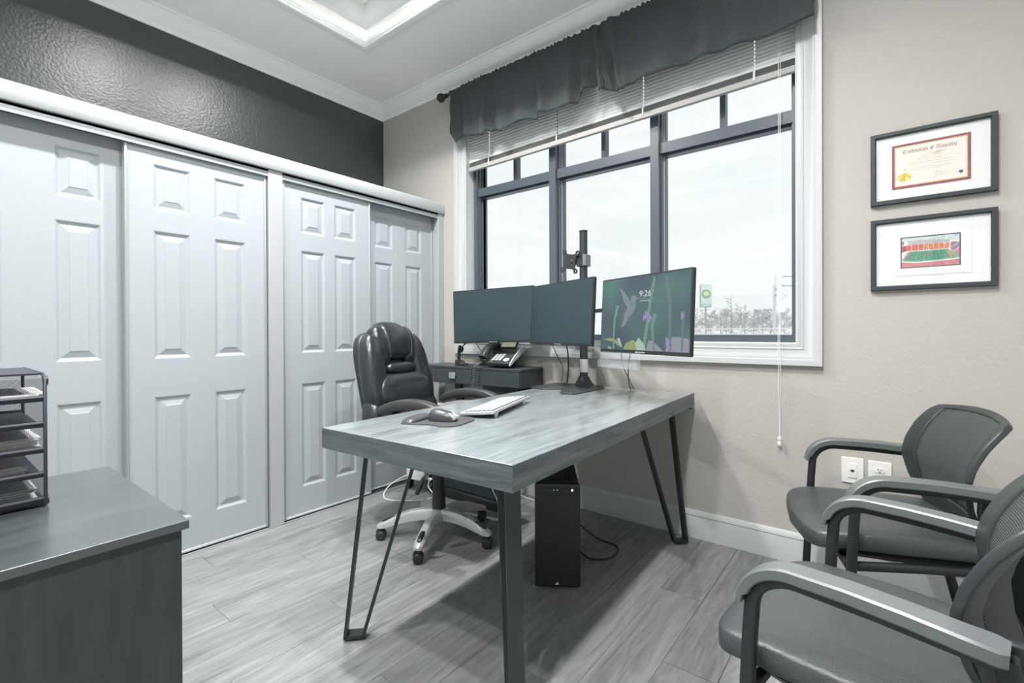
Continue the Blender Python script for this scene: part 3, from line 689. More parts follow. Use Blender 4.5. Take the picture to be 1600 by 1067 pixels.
def burst(r0, r1, n, ph, m, nm, y):
    q = [( (r1 if k % 2 else r0) * math.cos(math.pi * k / n + ph), (r1 if k % 2 else r0) * math.sin(math.pi * k / n + ph)) for k in range(2 * n)]
    MB().prism(q, 0, .012, Ms @ frame_m((cx_, y, cz_), (1, 0, 0), (0, 0, 1), (0, -1, 0))).build(nm, m, sg)
burst(.45, .60, 18, 0, 'sign_green', 'outer_petals', -.03); burst(.34, .45, 18, .09, 'sign_lime', 'middle_petals', -.042); burst(.22, .34, 18, 0, 'sign_yellow', 'inner_petals', -.054); burst(.12, .20, 18, 0, 'sign_white', 'core', -.066)
MB().prism(rrect(-.56, .56, -.16, .16, .15), 0, .012, Ms @ frame_m((cx_, -.03, bz0 + .26), (1, 0, 0), (0, 0, 1), (0, -1, 0))).build('name_strip', 'sign_green', sg)
MB().prism(rrect(-.50, .50, -.10, .10, .09), 0, .02, Ms @ frame_m((cx_, -.03, bz0 + .26), (1, 0, 0), (0, 0, 1), (0, -1, 0))).build('name_panel', 'sign_white', sg)
MB().tube([(.10, .2, 0), (.10, .2, bz0)], .11, 10).build('post', 'steel_grey', sg, smooth=40)
MB().tube([(-.55, .2, bz0 - .28), (.75, .2, bz0 - .28)], .035, 6).build('bracket', 'steel_grey', sg)
MB().tube([(-.30, .2, bz1), (-.30, .2, bz1 + .18)], .04, 6).build('cap', 'steel_grey', sg)

up = thing('utility_pole', 'pale utility pole with crossarms beside the right window edge', 'pole', (-7.33 * K, OY, -.75))
MB().tube([(0, 0, 0), (0, 0, 4.70 * K + .65)], .13, 10).build('shaft', 'pole_pale', up, smooth=40)
MB().tube([(.1, .05, 0), (.16, .05, 5.6 * K + .6)], .06, 8).build('conduit', 'pole_pale', up, smooth=40)
for z, n_ in ((4.66, 'crossarm'), (5.42, 'crossarm')):
    MB().box(.0, 1.5, -.05, .05, z * K + .60, z * K + .72, Matrix.Rotation(math.radians(6), 4, 'Y')).build('crossarm', 'steel_grey', up)
for z in (4.3, 3.8): MB().lathe([(.05, 0), (.09, .1), (.05, .2)], 8, Matrix.Translation((.2, -.1, z * K + .6))).build('insulator', 'steel_grey', up, smooth=40)
for a, b in (((.2, 0, 5.3 * K), (1.35, 0, 4.1 * K)), ((.15, 0, 3.1 * K), (1.35, 0, 4.0 * K)), ((.2, 0, 4.4 * K), (1.3, 0, 3.7 * K))): MB().tube([(a[0], a[1], a[2] + .6), (b[0], b[1], b[2] + .6)], .022, 5).build('wire', 'steel_grey', up)

fn = thing('rail_fence', 'white rail fence along the snowy roadside', 'fence', (0, 52, -.75))
for z in (2.02, 1.45): MB().box(-19, -4, -.05, .05, z - .05, z + .07).build('rail', 'fence_white', fn)
for k in range(9): MB().box(-18.5 + k * 1.75 - .07, -18.5 + k * 1.75 + .07, -.07, .07, 0, 2.35).build('post', 'fence_white', fn)
for sx in (-1, 1): MB().box(-.05, .05, -.05, .05, 0, 1.6, Matrix.Translation((-13.0, -.3, .9)) @ Matrix.Rotation(sx * math.radians(58), 4, 'Y')).build('brace', 'fence_white', fn)

def tree(x, y, h, spread, label, seed, dense=1.0, conifer=False):
    rnd = random.Random(seed); e = thing('bare_tree', label, 'tree', (x, y, -.75), 0, 'bare trees beyond the road')
    tk = MB(); tw = MB()
    tk.tube([(0, 0, 0), (.05 * h * rnd.uniform(-.3, .3), 0, h * .5), (.06 * rnd.uniform(-1, 1), 0, h)], [h * .018, h * .011, h * .003], 6)
    def branch(p, d, l, r, lev):
        q = p + d * l; (tk if lev == 0 else tw).tube([p, p + d * l * .5 + Vector((0, 0, l * .04)), q], [r, r * .7, r * .35], 4 if lev else 5, caps=False)
        if lev < 2:
            for _ in range(int(5 * dense)):
                t_ = rnd.uniform(.3, 1.0); a = Vector((rnd.gauss(0, 1), rnd.gauss(0, 1), rnd.uniform(-.1, 1.1))); a = (d * 1.1 + a * .75).normalized()
                branch(p + d * l * t_, a, l * rnd.uniform(.35, .6), r * .5, lev + 1)
    nb = int(15 * dense)
    for k in range(nb):
        t_ = .10 + .86 * k / nb; a = rnd.uniform(0, 6.28); el = rnd.uniform(.15, .75) if not conifer else -.15
        L_ = spread * (1 - t_ * .72) * rnd.uniform(.7, 1.15)
        branch(Vector((0, 0, h * t_)), Vector((math.cos(a) * math.cos(el), math.sin(a) * math.cos(el), math.sin(el))), L_, h * .007, 0)
    tk.build('trunk', 'bark', e, smooth=60); tw.build('twigs', 'twigs', e, kind='stuff')
tr = [(-10.73, 4.3, 1.2, .8, 'tallest thin bare tree rising right of the roadside sign'), (-9.9, 2.9, 1.5, 1.5, 'broad bushy bare tree right of the tallest tree'), (-11.6, 2.5, 1.4, 1.4, 'bushy bare tree just right of the sign post'), (-12.9, 2.45, 1.2, 1.6, 'low dense bare tree behind the sign post'),
      (-8.9, 2.2, 1.3, 1.3, 'low bare tree left of the utility pole'), (-7.0, 2.0, 1.3, 1.3, 'low bare tree behind the utility pole'), (-13.9, 2.6, 1.2, 1.4, 'bare tree peeking out left of the roadside sign'), (-8.2, 2.4, 1.0, .9, 'slim bare tree close to the utility pole'), (-21.9, 3.0, 1.6, 1.4, 'bare tree seen in the gap between the monitors')]
for k in range(7):
    X_ = (-14.2, -12.4, -11.1, -9.6, -8.5, -7.6, -6.6)[k]; tr.append((X_, 1.95 + .12 * (k % 3), 1.15, 2.3, ('low thicket left of the sign post', 'low thicket right behind the sign post', 'low thicket under the tallest bare tree', 'low thicket under the broad bushy tree', 'low thicket in the middle right of the window', 'low thicket just left of the utility pole', 'low thicket right of the utility pole')[k]))
for i, (x_, top, sp_, dn, lb) in enumerate(tr):
    D_ = 62 + 9 * ((i * 4) % 9) if i < 9 else 150 + 9 * ((i * 3) % 7); k2 = D_ / 45; tree(x_ * k2, D_, (top) * k2 + .3, sp_ * k2, lb, 20 + i, dn)
# ------------------------------------------------------------------ writing desk
wood('desk_wood', sRGB(100, 109, 112), sRGB(158, 167, 170), .30, 1, 2.4, .05, 0, .6, .6, (1.0, 2.1, .22))
wood('desk_wood_end', sRGB(62, 71, 74), sRGB(108, 117, 119), .42, 0, 2.4, .10, 0, .5, .6)
wood('desk_edge', sRGB(62, 71, 74), sRGB(112, 121, 123), .42, 1, 2.4, .10, 0, .4, .6)
mat('leg_grey', (.028, .036, .038), .38, .2)
DA, DB, DC = Vector((-1.565, .901)), Vector((-.738, .938)), Vector((-.812, 2.630))
DANG = math.atan2(DB.y - DA.y, DB.x - DA.x); DW, DL = .828, 1.695; DZ, DT = .795, .072
desk = thing('office_desk', 'grey wood-grain desk with thick top and black hairpin-style legs', 'desk', (DA.x, DA.y, 0), DANG)
MB().box(.002, DW - .002, .002, DL - .002, DZ - DT, DZ).build('desk_top', 'desk_wood', desk, bevel=.0012)
for y_ in (0, DL - .0025): MB().box(0, DW, y_, y_ + .0025, DZ - DT + .001, DZ - .0012).build('edge_band', 'desk_wood_end', desk)
for x_ in (0, DW - .0025): MB().box(x_, x_ + .0025, .0025, DL - .0025, DZ - DT + .001, DZ - .0012).build('edge_band', 'desk_edge', desk)
def hairpin(cx, cy, ang):
    """foot near the corner, two flat bars in a diagonal plane; local a = distance inwards along the diagonal"""
    d = Vector((math.cos(ang), math.sin(ang), 0)); nrm = Vector((-d.y, d.x, 0)); zt = DZ - DT
    P = lambda a, z: Vector((cx, cy, 0)) + d * a + Vector((0, 0, z))
    m = MB(); HW, TH = .0225, .006
    def bar(p, q, th=TH):
        ax = (q - p).normalized(); b = nrm.cross(ax).normalized()
        vs = [p + nrm * HW * s1 + b * th * s2 for s1, s2 in ((1, 1), (-1, 1), (-1, -1), (1, -1))] + [q + nrm * HW * s1 + b * th * s2 for s1, s2 in ((1, 1), (-1, 1), (-1, -1), (1, -1))]
        m.add(vs, [(0, 1, 2, 3), (7, 6, 5, 4), (0, 4, 5, 1), (1, 5, 6, 2), (2, 6, 7, 3), (3, 7, 4, 0)])
    bar(P(-.030, .012), P(.052, zt)); bar(P(.034, .012), P(.245, zt)); bar(P(-.035, .014), P(.038, .014), .006)
    m.box(-.05, .32, -.035, .035, zt - .005, zt, Matrix.Translation((cx, cy, 0)) @ Matrix.Rotation(ang, 4, 'Z'))
    l = m.build('leg', 'leg_grey', desk)
    MB().lathe([(.011, 0), (.011, .008)], 12, Matrix.Translation((cx, cy, 0))).build('foot', 'black_plastic', l)
hairpin(.024, .112, math.radians(45)); hairpin(DW - .07, .11, math.radians(135)); hairpin(DW - .05, DL - .095, math.radians(225)); hairpin(.07, DL - .10, math.radians(315))

# ------------------------------------------------------------------ console table in the corner
mat('console_black', (.040, .050, .054), .38, bump=(40, .06, (1, 12, 12)))
mat('steel_pull', (.62, .64, .64), .3, .8)
con = thing('console_table', 'low dark console desk with square-pull drawers in the window corner', 'console table', (-2.715, 2.352, 0), math.radians(2.2))
CW, CD, CZ, CT = .905, .262, .889, .122
MB().box(0, CW, .004, CD, CZ - CT, CZ - .016).build('carcass', 'console_black', con)
MB().box(-.004, CW + .004, -.004, CD, CZ - .016, CZ).build('table_top', 'console_black', con, bevel=.0015)
for x0, x1 in ((.006, .165), (.169, .505), (.509, CW - .006)):
    d = MB().box(x0, x1, -.004, .010, CZ - CT + .004, CZ - .019).build('drawer', 'console_black', con, bevel=.001)
    c = (x0 + x1) / 2 if x0 > .16 and x0 < .3 else None
    if c: MB().box(c - .030, c + .026, -.022, -.016, CZ - .085, CZ - .042).box(c - .026, c + .022, -.016, -.003, CZ - .070, CZ - .058).build('pull', 'steel_pull', d, bevel=.002)
def slab_leg(x0, x1, y, sl):
    zt = CZ - CT
    MB().add([(x0, y, zt), (x1, y, zt), (x1, y + .03, zt), (x0, y + .03, zt), (x0 + sl, y, 0), (x0 + sl + .05, y, 0), (x0 + sl + .05, y + .03, 0), (x0 + sl, y + .03, 0)],
             [(0, 1, 2, 3), (7, 6, 5, 4), (0, 4, 5, 1), (1, 5, 6, 2), (2, 6, 7, 3), (3, 7, 4, 0)]).build('leg', 'console_black', con)
slab_leg(.135, .195, CD - .045, .10); slab_leg(.56, .84, .045, .04); slab_leg(.56, .84, CD - .05, .04)
ub = thing('equipment_box', 'long flat black box on a plinth on the floor under the console', 'box', (-2.497, 2.262, 0))
MB().box(0, .615, .0, .118, 0, .058).build('plinth', 'black_plastic', ub, bevel=.003)
MB().box(.01, .56, .030, .112, .058, .24).build('body', 'console_black', ub, bevel=.004)
MB().box(.012, .558, .026, .030, .062, .236).build('front_panel', 'frame_black', ub, bevel=.002)

# ------------------------------------------------------------------ oil heater
ht = thing('oil_heater', 'white oil-filled radiator heater on black casters under the console', 'heater', (-2.605, 2.20, 0), math.radians(8))
mat('heater_white', (.80, .81, .80), .35)
fin_m = MB()
q = rrect(-.085, .085, .10, .60, .045, 5)
fin_m.prism(q, -.007, .007, frame_m((0, 0, 0), (1, 0, 0), (0, 0, 1), (0, -1, 0)))
for s_ in (-.028, .028): fin_m.prism(rrect(s_ - .016, s_ + .016, .14, .56, .015, 4), -.013, .013, frame_m((0, 0, 0), (1, 0, 0), (0, 0, 1), (0, -1, 0)))
fme = fin_m.mesh('fin'); fme.materials.append(MATS['heater_white'])
for k in range(5):
    o = bpy.data.objects.new('fin', fme); COL.objects.link(o); o.parent = ht; o.location = (0, .085 + k * .044, 0)
    b = o.modifiers.new('bevel', 'BEVEL'); b.width = .005; b.segments = 2; b.limit_method = 'ANGLE'
MB().prism(rrect(-.082, .082, .085, .61, .03), 0, .055, frame_m((0, .055, 0), (1, 0, 0), (0, 0, 1), (0, -1, 0))).build('control_panel', 'heater_white', ht, bevel=.006)
MB().lathe([(.036, 0), (.036, .004), (.026, .006), (.025, .018), (.002, .019)], 20, frame_m((-.01, 0, .26), (1, 0, 0), (0, 0, 1), (0, -1, 0))).build('dial', 'white_plastic', ht, smooth=40)
for yy in (.06, .26):
    ax = MB().tube([(-.10, yy, .085), (-.09, yy, .092), (.09, yy, .092), (.10, yy, .085)], .010, 8).build('axle', 'heater_white', ht, smooth=50)
    for s_ in (-1, 1): MB().lathe([(.012, -.014), (.030, -.012), (.034, 0), (.030, .012), (.012, .014)], 16, frame_m((s_ * .10, yy, .034), (0, 1, 0), (0, 0, 1), (1, 0, 0))).tube([(s_ * .10, yy, .05), (s_ * .10, yy, .085)], .007, 6).build('caster', 'black_plastic', ht, smooth=40)

# ------------------------------------------------------------------ black cabinet at the left
wood('black_oak', (.022, .028, .029, 1), (.037, .046, .047, 1), .42, 2, 2.0, .12, 0, .5)
wood('black_oak_top', (.030, .038, .040, 1), (.058, .070, .073, 1), .34, 1, 1.2, .06, 0, .6, .5, (.7, 1.7, .26))
cb = thing('storage_cabinet', 'large black wood-grain cabinet with plain side in the left foreground', 'cabinet', (-1.80, -.95, 0))
MB().box(.012, .646, .0, 1.300, .05, .722).build('body', 'black_oak', cb, bevel=.001)
MB().box(.0, .652, -.006, 1.312, .722, .740).build('cabinet_top', 'black_oak_top', cb, bevel=.0015)
MB().box(.03, .62, .02, 1.28, 0, .05).build('plinth', 'black_oak', cb)

# ------------------------------------------------------------------ mesh letter organizer
mat('mesh_black', (.035, .038, .05), .45, .4); mat('paper_white', (.88, .89, .89), .8); mat('paper_grey', (.62, .66, .64), .8)
LT = thing('letter_organizer', 'black wire mesh letter tray tower full of papers on the cabinet', 'letter tray', (-1.805, -.14, .742))
LW, LD, LH = .34, .33, .285      # x (front is +x), y, z ; local origin = back corner
x0, x1, y0, y1 = -.03, .31, 0, LD
for y in (y0, y1): MB().tube([(x1, y, .004), (x1, y, LH), (x1 - .03, y, LH + .012), (x0 + .02, y, LH + .012), (x0, y, LH), (x0, y, .004), (x1, y, .004)], .0035, 6).build('frame', 'mesh_black', LT, smooth=60)
def mesh_grid(P, nu, nv, w, name, diag=True):
    """woven wire: diagonal strips joined in one part"""
    m = MB(); 
    def strip(a, b):
        p, q_ = Vector(P(*a)), Vector(P(*b)); d = (q_ - p)
        if d.length < 1e-4: return
        d.normalize(); n_ = (Vector(P(0, 1)) - Vector(P(0, 0))).cross(Vector(P(1, 0)) - Vector(P(0, 0))).normalized(); s = d.cross(n_) * w
        m.add([p - s, p + s, q_ + s, q_ - s], [(0, 1, 2, 3)])
    for k in range(-nv, nu + 1):      # diagonals in unit cells
        for sgn in (1, -1):
            pts = []
            u0_, u1_ = max(0, k), min(nu, k + nv)
            if u1_ <= u0_: continue
            a = (u0_, u0_ - k); b = (u1_, u1_ - k)
            if sgn < 0: a = (a[0], nv - a[1]); b = (b[0], nv - b[1])
            strip((a[0] / nu, a[1] / nv), (b[0] / nu, b[1] / nv))
    m.build(name, 'mesh_black', LT, kind='stuff')
mesh_grid(lambda u, v: (x0 + (x1 - x0) * u, y1, .004 + LH * v), 88, 74, .00023, 'mesh_side')
mesh_grid(lambda u, v: (x0 + (x1 - x0) * u, y0, .004 + LH * v), 88, 74, .00023, 'mesh_side')
mesh_grid(lambda u, v: (x0, y0 + LD * u, .004 + LH * v), 86, 74, .00023, 'mesh_back')
mesh_grid(lambda u, v: (x1, y0 + LD * u, .004 + LH * v), 86, 74, .00023, 'mesh_side')
MB().box(x0 + .02, x1 - .03, y0, y1, LH + .010, LH + .014).build('top_panel', 'mesh_black', LT)
for y in (y0 - .002, y1 + .002):
    for z in (.012, LH - .002): MB().lathe([(.011, -.004), (.011, .003), (.007, .004)], 14, frame_m((x1 - .012, y, z), (1, 0, 0), (0, 0, 1), (0, -1, 0))).build('corner_cap', 'black_plastic', LT)
shelf_z = [.008, .065, .120, .178, .236]
for z in shelf_z:
    s = MB().tube([(x1 - .002, y0, z + .010), (x1 - .002, y1, z + .010)], .0045, 6).tube([(x0, y0, z + .004), (x0, y1, z + .004)], .003, 5).box(x0, x1 - .004, y0 + .002, y1 - .002, z, z + .0012)
    s.box(x1 - .006, x1 - .002, y0, y1, z, z + .012).build('shelf', 'mesh_black', LT)
def papers(z, n, label, m, dx, dy, rz):
    e = thing('paper_stack', label, 'papers', (LT.location.x + .14 + dx, LT.location.y + LD / 2 + dy, LT.location.z + z + .0022), rz, 'papers in the letter organizer')
    for k in range(n):
        o = MB().box(-.095, .122, -.140, .140, 0, .0022).build('sheet', m, e); o.location = (random.uniform(-.006, .006), random.uniform(-.008, .008), k * .0024); o.rotation_euler = (0, 0, random.uniform(-.05, .05))
papers(.236, 5, 'small pile of papers on the top tray of the mesh organizer', 'paper_white', 0, .03, .02); papers(.120, 11, 'thick pile of papers on the middle tray of the mesh organizer', 'paper_white', .0, .02, 0)
papers(.065, 8, 'slanted papers on the tray second from the bottom', 'paper_white', .0, -.01, .06); papers(.008, 9, 'grey-green edged papers on the bottom tray of the mesh organizer', 'paper_grey', .0, .01, -.04)
e = tag(MB().box(-.11, .12, -.10, .10, 0, .006).build('folder', 'mesh_black', None), 'dark folder lying on the second mesh tray from the top', 'folder'); e.location = (LT.location.x + .14, LT.location.y + .15, LT.location.z + .1805)

# ------------------------------------------------------------------ PC tower
mat('pc_black', (.014, .017, .019), .42, bump=(300, .06)); mat('led_white', (1, 1, 1), .4, emit=((.95, .9, 1.0), 8.0)); mat('logo_white', (.75, .76, .76), .4)
pcx = thing('desktop_computer', 'black tower computer with glowing power button under the desk', 'computer', (-1.216, 1.704, 0), math.atan2(.116, .162))
PWd, PHt, PDp = .200, .455, .46
fp = [(0, 0), (0, PHt - .004), (.012, PHt), (.05, PHt + .004), (PDp, PHt + .030), (PDp, 0)]
Mp = frame_m((.004, 0, 0), (0, 1, 0), (0, 0, 1), (1, 0, 0))
MB().prism([(p[0] + .018, p[1] + .006 if p[1] < .1 else p[1]) for p in fp], 0, PWd - .008, Mp).build('case', 'pc_black', pcx, bevel=.004)
MB().box(0, PWd, 0, .018, .006, PHt).build('front_panel', 'pc_black', pcx, bevel=.006)
MB().box(.022, PWd - .022, -.001, .001, PHt - .13, PHt - .045).build('drive_bay', 'pc_black', pcx, bevel=.001)
MB().box(.0, PWd, -.002, .006, PHt - .006, PHt + .002).build('brow', 'frame_black', pcx)
for k, (x_, w_) in enumerate(((.028, .014), (.055, .012), (.082, .005), (.097, .005), (.135, .010))):
    MB().box(x_, x_ + w_, -.0015, .0005, PHt - .026, PHt - .020).build('port', 'track_dark' if k not in (2, 3) else 'steel_pull', pcx)
MB().lathe([(.0005, 0), (.0035, 0), (.0035, .002), (.0005, .002)], 12, frame_m((.165, 0, PHt - .023), (1, 0, 0), (0, 0, 1), (0, -1, 0))).build('power_button', 'led_white', pcx)
vt = MB()
for k in range(14): vt.box(.030 + k * .0105, .036 + k * .0105, .075, .18, 0, .0012, Matrix.Translation((0, 0, PHt + .0068)) @ Matrix.Rotation(math.atan2(.026, .41), 4, 'X'))
vt.build('top_grille', 'track_dark', pcx, kind='stuff')
lg = MB(); Ml = frame_m((.089, -.0005, .014), (1, 0, 0), (0, 0, 1), (0, -1, 0))
for t_ in ([(0, 0), (.006, 0), (.0085, .013), (.004, .010)], [(.0065, 0), (.013, .002), (.012, .009), (.0095, .015)], [(.0135, .002), (.018, .003), (.014, .009)]): lg.prism(t_, 0, .0008, Ml)
lg.build('sail_logo', 'logo_white', pcx)
for s_ in (.02, PWd - .05):
    for d_ in (.04, .40): MB().box(s_, s_ + .03, d_, d_ + .03, 0, .012).build('foot', 'black_plastic', pcx)

# ------------------------------------------------------------------ monitor stand
mat('stand_dark', (.045, .05, .055), .38, .3); mat('stand_clear', (.70, .72, .73), .35); mat('stand_cover', (.16, .18, .20), .4)
SPX, SPY = -1.452, 2.558
ms = thing('monitor_stand', 'dark pole monitor stand on a cut-out base plate', 'monitor stand', (0, 0, DZ + .0005))
pl = [(-1.664, 2.286), (-1.60, 2.262), (-1.545, 2.258), (-1.50, 2.29), (-1.462, 2.318), (-1.425, 2.29), (-1.40, 2.20), (-1.367, 2.160), (-1.30, 2.162), (-1.287, 2.185), (-1.286, 2.50), (-1.33, 2.57), (-1.40, 2.592), (-1.62, 2.575), (-1.655, 2.55)]
MB().prism(pl, 0, .007).build('base_plate', 'stand_dark', ms, bevel=.002)
MB().lathe([(.060, .007), (.060, .012), (.052, .018), (.036, .045), (.032, .058)], 28, Matrix.Translation((SPX, SPY, 0))).build('collar', 'stand_dark', ms, smooth=40)
MB().tube([(SPX, SPY, .05), (SPX, SPY, .948)], .0245, 24).build('pole', 'stand_dark', ms, smooth=40)
MB().lathe([(.0255, .085), (.0255, .165)], 24, Matrix.Translation((SPX, SPY, 0))).build('sleeve', 'stand_clear', ms, smooth=40)
MB().lathe([(.0265, .945), (.0265, .950), (.020, .953)], 24, Matrix.Translation((SPX, SPY, 0))).build('end_cap', 'black_plastic', ms, smooth=40)
# spare mounting bracket near the top
BZ = 1.560 - DZ
br = MB().box(SPX - .034, SPX + .034, SPY - .030, SPY + .030, BZ - .035, BZ + .035).build('clamp', 'stand_dark', ms, bevel=.003)
MB().box(SPX + .012, SPX + .036, SPY - .036, SPY + .02, BZ - .034, BZ + .036).build('clamp_cover', 'stand_cover', br, bevel=.003)
vx = Matrix.Translation((SPX - .078, SPY - .03, BZ)) @ Matrix.Scale(1.3, 4) @ Matrix.Rotation(math.radians(-12), 4, 'Z') @ Matrix.Rotation(math.radians(10), 4, 'Y')
vm = MB(); vm.prism(rrect(-.035, .035, -.035, .035, .012), -.003, .003, vx @ frame_m((0, 0, 0), (1, 0, 0), (0, 0, 1), (0, -1, 0)))
for k in range(4):
    a = math.radians(45 + 90 * k); c_, s_ = math.cos(a), math.sin(a)
    R_ = vx @ frame_m((0, 0, 0), (1, 0, 0), (0, 0, 1), (0, -1, 0)) @ Matrix.Rotation(a, 4, 'Z')
    vm.prism([(.02, -.012), (.050, -.007), (.050, .007), (.02, .012)], -.0025, .0025, R_)
    ring = arc(.060, 0, .012, 0, 360, 14)[:-1]; inn = arc(.060, 0, .005, 0, 360, 14)[:-1]
    for i in range(14):
        j = (i + 1) % 14
        vm.prism([ring[i], ring[j], inn[j], inn[i]], -.0025, .0025, R_)
vm.build('mount_plate', 'stand_dark', ms)
MB().tube([(SPX - .03, SPY - .01, BZ), (SPX - .07, SPY - .028, BZ)], .018, 10).tube([(SPX - .055, SPY - .02, BZ - .028), (SPX - .055, SPY - .02, BZ + .028)], .012, 10).build('joint', 'stand_dark', ms, smooth=40)

# ------------------------------------------------------------------ monitors
mat('screen_off', (.018, .036, .044), .30, spec=.75); mat('bezel', (.020, .022, .024), .35); mat('logo_grey', (.45, .47, .48), .4)
def monitor(name_label, loc, yaw, w, h, roll=0, tilt=0, lit=False, chin=.012):
    e = thing('monitor', name_label, 'monitor', loc, yaw, 'monitors on the desk stand'); e.rotation_euler = (math.radians(-tilt), math.radians(-roll), yaw)
    MB().prism(rrect(-w / 2, w / 2, 0, h, .006, 3), -.012, .006, frame_m((0, 0, 0), (1, 0, 0), (0, 0, 1), (0, -1, 0))).build('bezel', 'bezel', e, bevel=.002)
    MB().prism(rrect(-w * .36, w * .36, h * .12, h * .82, .03, 3), 0, .028, frame_m((0, .040, 0), (1, 0, 0), (0, 0, 1), (0, -1, 0))).build('back_shell', 'bezel', e, bevel=.006)
    s = MB().box(-w / 2 + .006, w / 2 - .006, -.0072, -.0055, chin, h - .007).build('screen', 'screen_on' if lit else 'screen_off', e)
    l = MB()
    for k, (a, b) in enumerate(((-.030, -.020), (-.016, -.012), (-.008, -.004), (0, .004), (.008, .012), (.016, .020), (.024, .030))): l.box(a, b, -.0068, -.0058, chin * .32, chin * .66)
    l.build('maker_mark', 'logo_grey', e)
    return e, s
# lit lock screen
m = bpy.data.materials.new('screen_on'); m.use_nodes = True; t = m.node_tree; b = t.nodes['Principled BSDF']; L = t.links
b.inputs['Base Color'].default_value = (.02, .025, .028, 1); b.inputs['Roughness'].default_value = .25
tcn = t.nodes.new('ShaderNodeTexCoord'); n1 = t.nodes.new('ShaderNodeTexNoise'); n1.inputs['Scale'].default_value = 4.2; n1.inputs['Detail'].default_value = 1
L.new(tcn.outputs['Object'], n1.inputs['Vector']); cr = t.nodes.new('ShaderNodeValToRGB')
cr.color_ramp.elements[0].position = .36; cr.color_ramp.elements[0].color = sRGB(58, 74, 86); cr.color_ramp.elements[1].position = .66; cr.color_ramp.elements[1].color = sRGB(72, 116, 106)
L.new(n1.outputs['Fac'], cr.inputs['Fac']); L.new(cr.outputs[0], b.inputs['Emission Color']); b.inputs['Emission Strength'].default_value = .75
MATS['screen_on'] = m
monitor('switched-off monitor furthest left, nearest the closet', (-2.068, 2.428, 1.056), math.radians(13), .614, .365, roll=1.6, tilt=1)
monitor('switched-off monitor in the middle, angled beside the lit one', (-1.472, 2.300, 1.052), math.radians(-24.4), .640, .362, tilt=3)
m3, scr = monitor('lit monitor showing a hummingbird lock screen at 9:26', (-.869, 2.048, 1.026), math.radians(-24.7), .578, .362, tilt=3, lit=True, chin=.016)
w_, h_ = .578, .362; SW, SH = w_ - .012, h_ - .023
UV = lambda p: (-w_ / 2 + .006 + p[0] * SW, .016 + p[1] * SH)
SM = lambda lay: frame_m((0, -.0073 - lay * .00012, 0), (1, 0, 0), (0, 0, 1), (0, -1, 0))
def scol(nm, rgb, e=.7): mat(nm, sRGB(*rgb)[:3], .4, emit=(sRGB(*rgb)[:3], e)); b_ = MATS[nm].node_tree.nodes['Principled BSDF']; b_.inputs['Base Color'].default_value = (.02, .02, .02, 1); b_.inputs['Roughness'].default_value = .25
for nm, c in dict(sc_stem=(110, 150, 130), sc_stem_dim=(92, 124, 120), sc_green=(104, 156, 136), sc_leaf=(150, 165, 112), sc_pale=(172, 206, 190), sc_violet=(160, 140, 200), sc_pink=(150, 152, 166), sc_bird=(128, 138, 146), sc_wing=(134, 138, 148), sc_throat=(84, 150, 140), sc_text=(235, 238, 240)).items(): scol(nm, c)  # colours muted to carry the haze reflected on the screen
def shp(nm, m_, pts, lay): MB().flat([UV(p) for p in pts], 0, SM(lay)).build(nm, m_, scr)
def ribbon(nm, m_, pts, w0, w1, lay, bumps=0):
    P = bez([(p[0], p[1], 0) for p in pts], 10); n_ = len(P); Lf, Rt = [], []
    for i, p in enumerate(P):
        d = P[min(i + 1, n_ - 1)] - P[max(i - 1, 0)]; d = Vector((d.x * SW, d.y * SH, 0)).normalized(); w = w0 + (w1 - w0) * i / (n_ - 1); w *= 1 + bumps * (i % 2)
        if i == 0: w *= .4
        c_ = UV((p.x, p.y)); Lf.append((c_[0] - d.y * w, c_[1] + d.x * w)); Rt.append((c_[0] + d.y * w, c_[1] - d.x * w))
    mm = MB()
    for i in range(n_ - 1): mm.flat([Lf[i], Lf[i + 1], Rt[i + 1], Rt[i]], 0, SM(lay))
    mm.build(nm, m_, scr)
shp('blossom', 'sc_pink', [(.774, .004), (.80, .15), (.85, .19), (.92, .185), (1, .165), (1, .003)], 1); shp('blossom', 'sc_pink', [(.566, .004), (.591, .145), (.64, .13), (.70, .07), (.754, .004)], 1)
ribbon('stalk', 'sc_green', [(.21, .627), (.195, .52), (.174, .397), (.174, .007)], .009, .005, 2, .3)
ribbon('stalk', 'sc_stem', [(.638, .972), (.594, .609), (.573, .361), (.548, .083)], .007, .008, 2, .5); ribbon('stalk', 'sc_stem_dim', [(.755, .955), (.802, .578), (.817, .006)], .010, .007, 2, .4)
ribbon('stalk', 'sc_stem', [(.656, .489), (.636, .38), (.631, .281), (.657, .006)], .009, .005, 3, .3); ribbon('stalk', 'sc_stem_dim', [(.941, .506), (.933, .26), (.935, .006)], .006, .004, 3, .3)
for u, v, s in ((.559, .476, .017), (.602, .434, .015), (.537, .441, .014), (.585, .398, .013), (.926, .444, .014), (.79, .126, .018), (.799, .054, .016)):
    c_ = UV((u, v)); MB().flat([(c_[0] + s * .6 * (1 + .25 * math.cos(3 * a)) * math.cos(a), c_[1] + s * (1 + .25 * math.cos(3 * a)) * math.sin(a)) for a in [k * math.pi / 9 for k in range(18)]], 0, SM(4)).build('flower', 'sc_violet', scr)
shp('leaf', 'sc_leaf', [(.039, .137), (.09, .16), (.149, .161), (.239, .117), (.268, .027), (.22, .07), (.161, .112)], 4); shp('leaf', 'sc_leaf', [(.299, .007), (.325, .088), (.411, .145), (.457, .111), (.489, .006)], 4)
shp('leaf', 'sc_pale', [(.444, .085), (.481, .175), (.557, .07), (.566, .006), (.466, .007)], 5); shp('leaf', 'sc_pale', [(.214, .159), (.252, .164), (.287, .034), (.25, .075)], 5); shp('leaf', 'sc_leaf', [(.10, .004), (.10, .05), (.14, .04), (.16, .004)], 5)
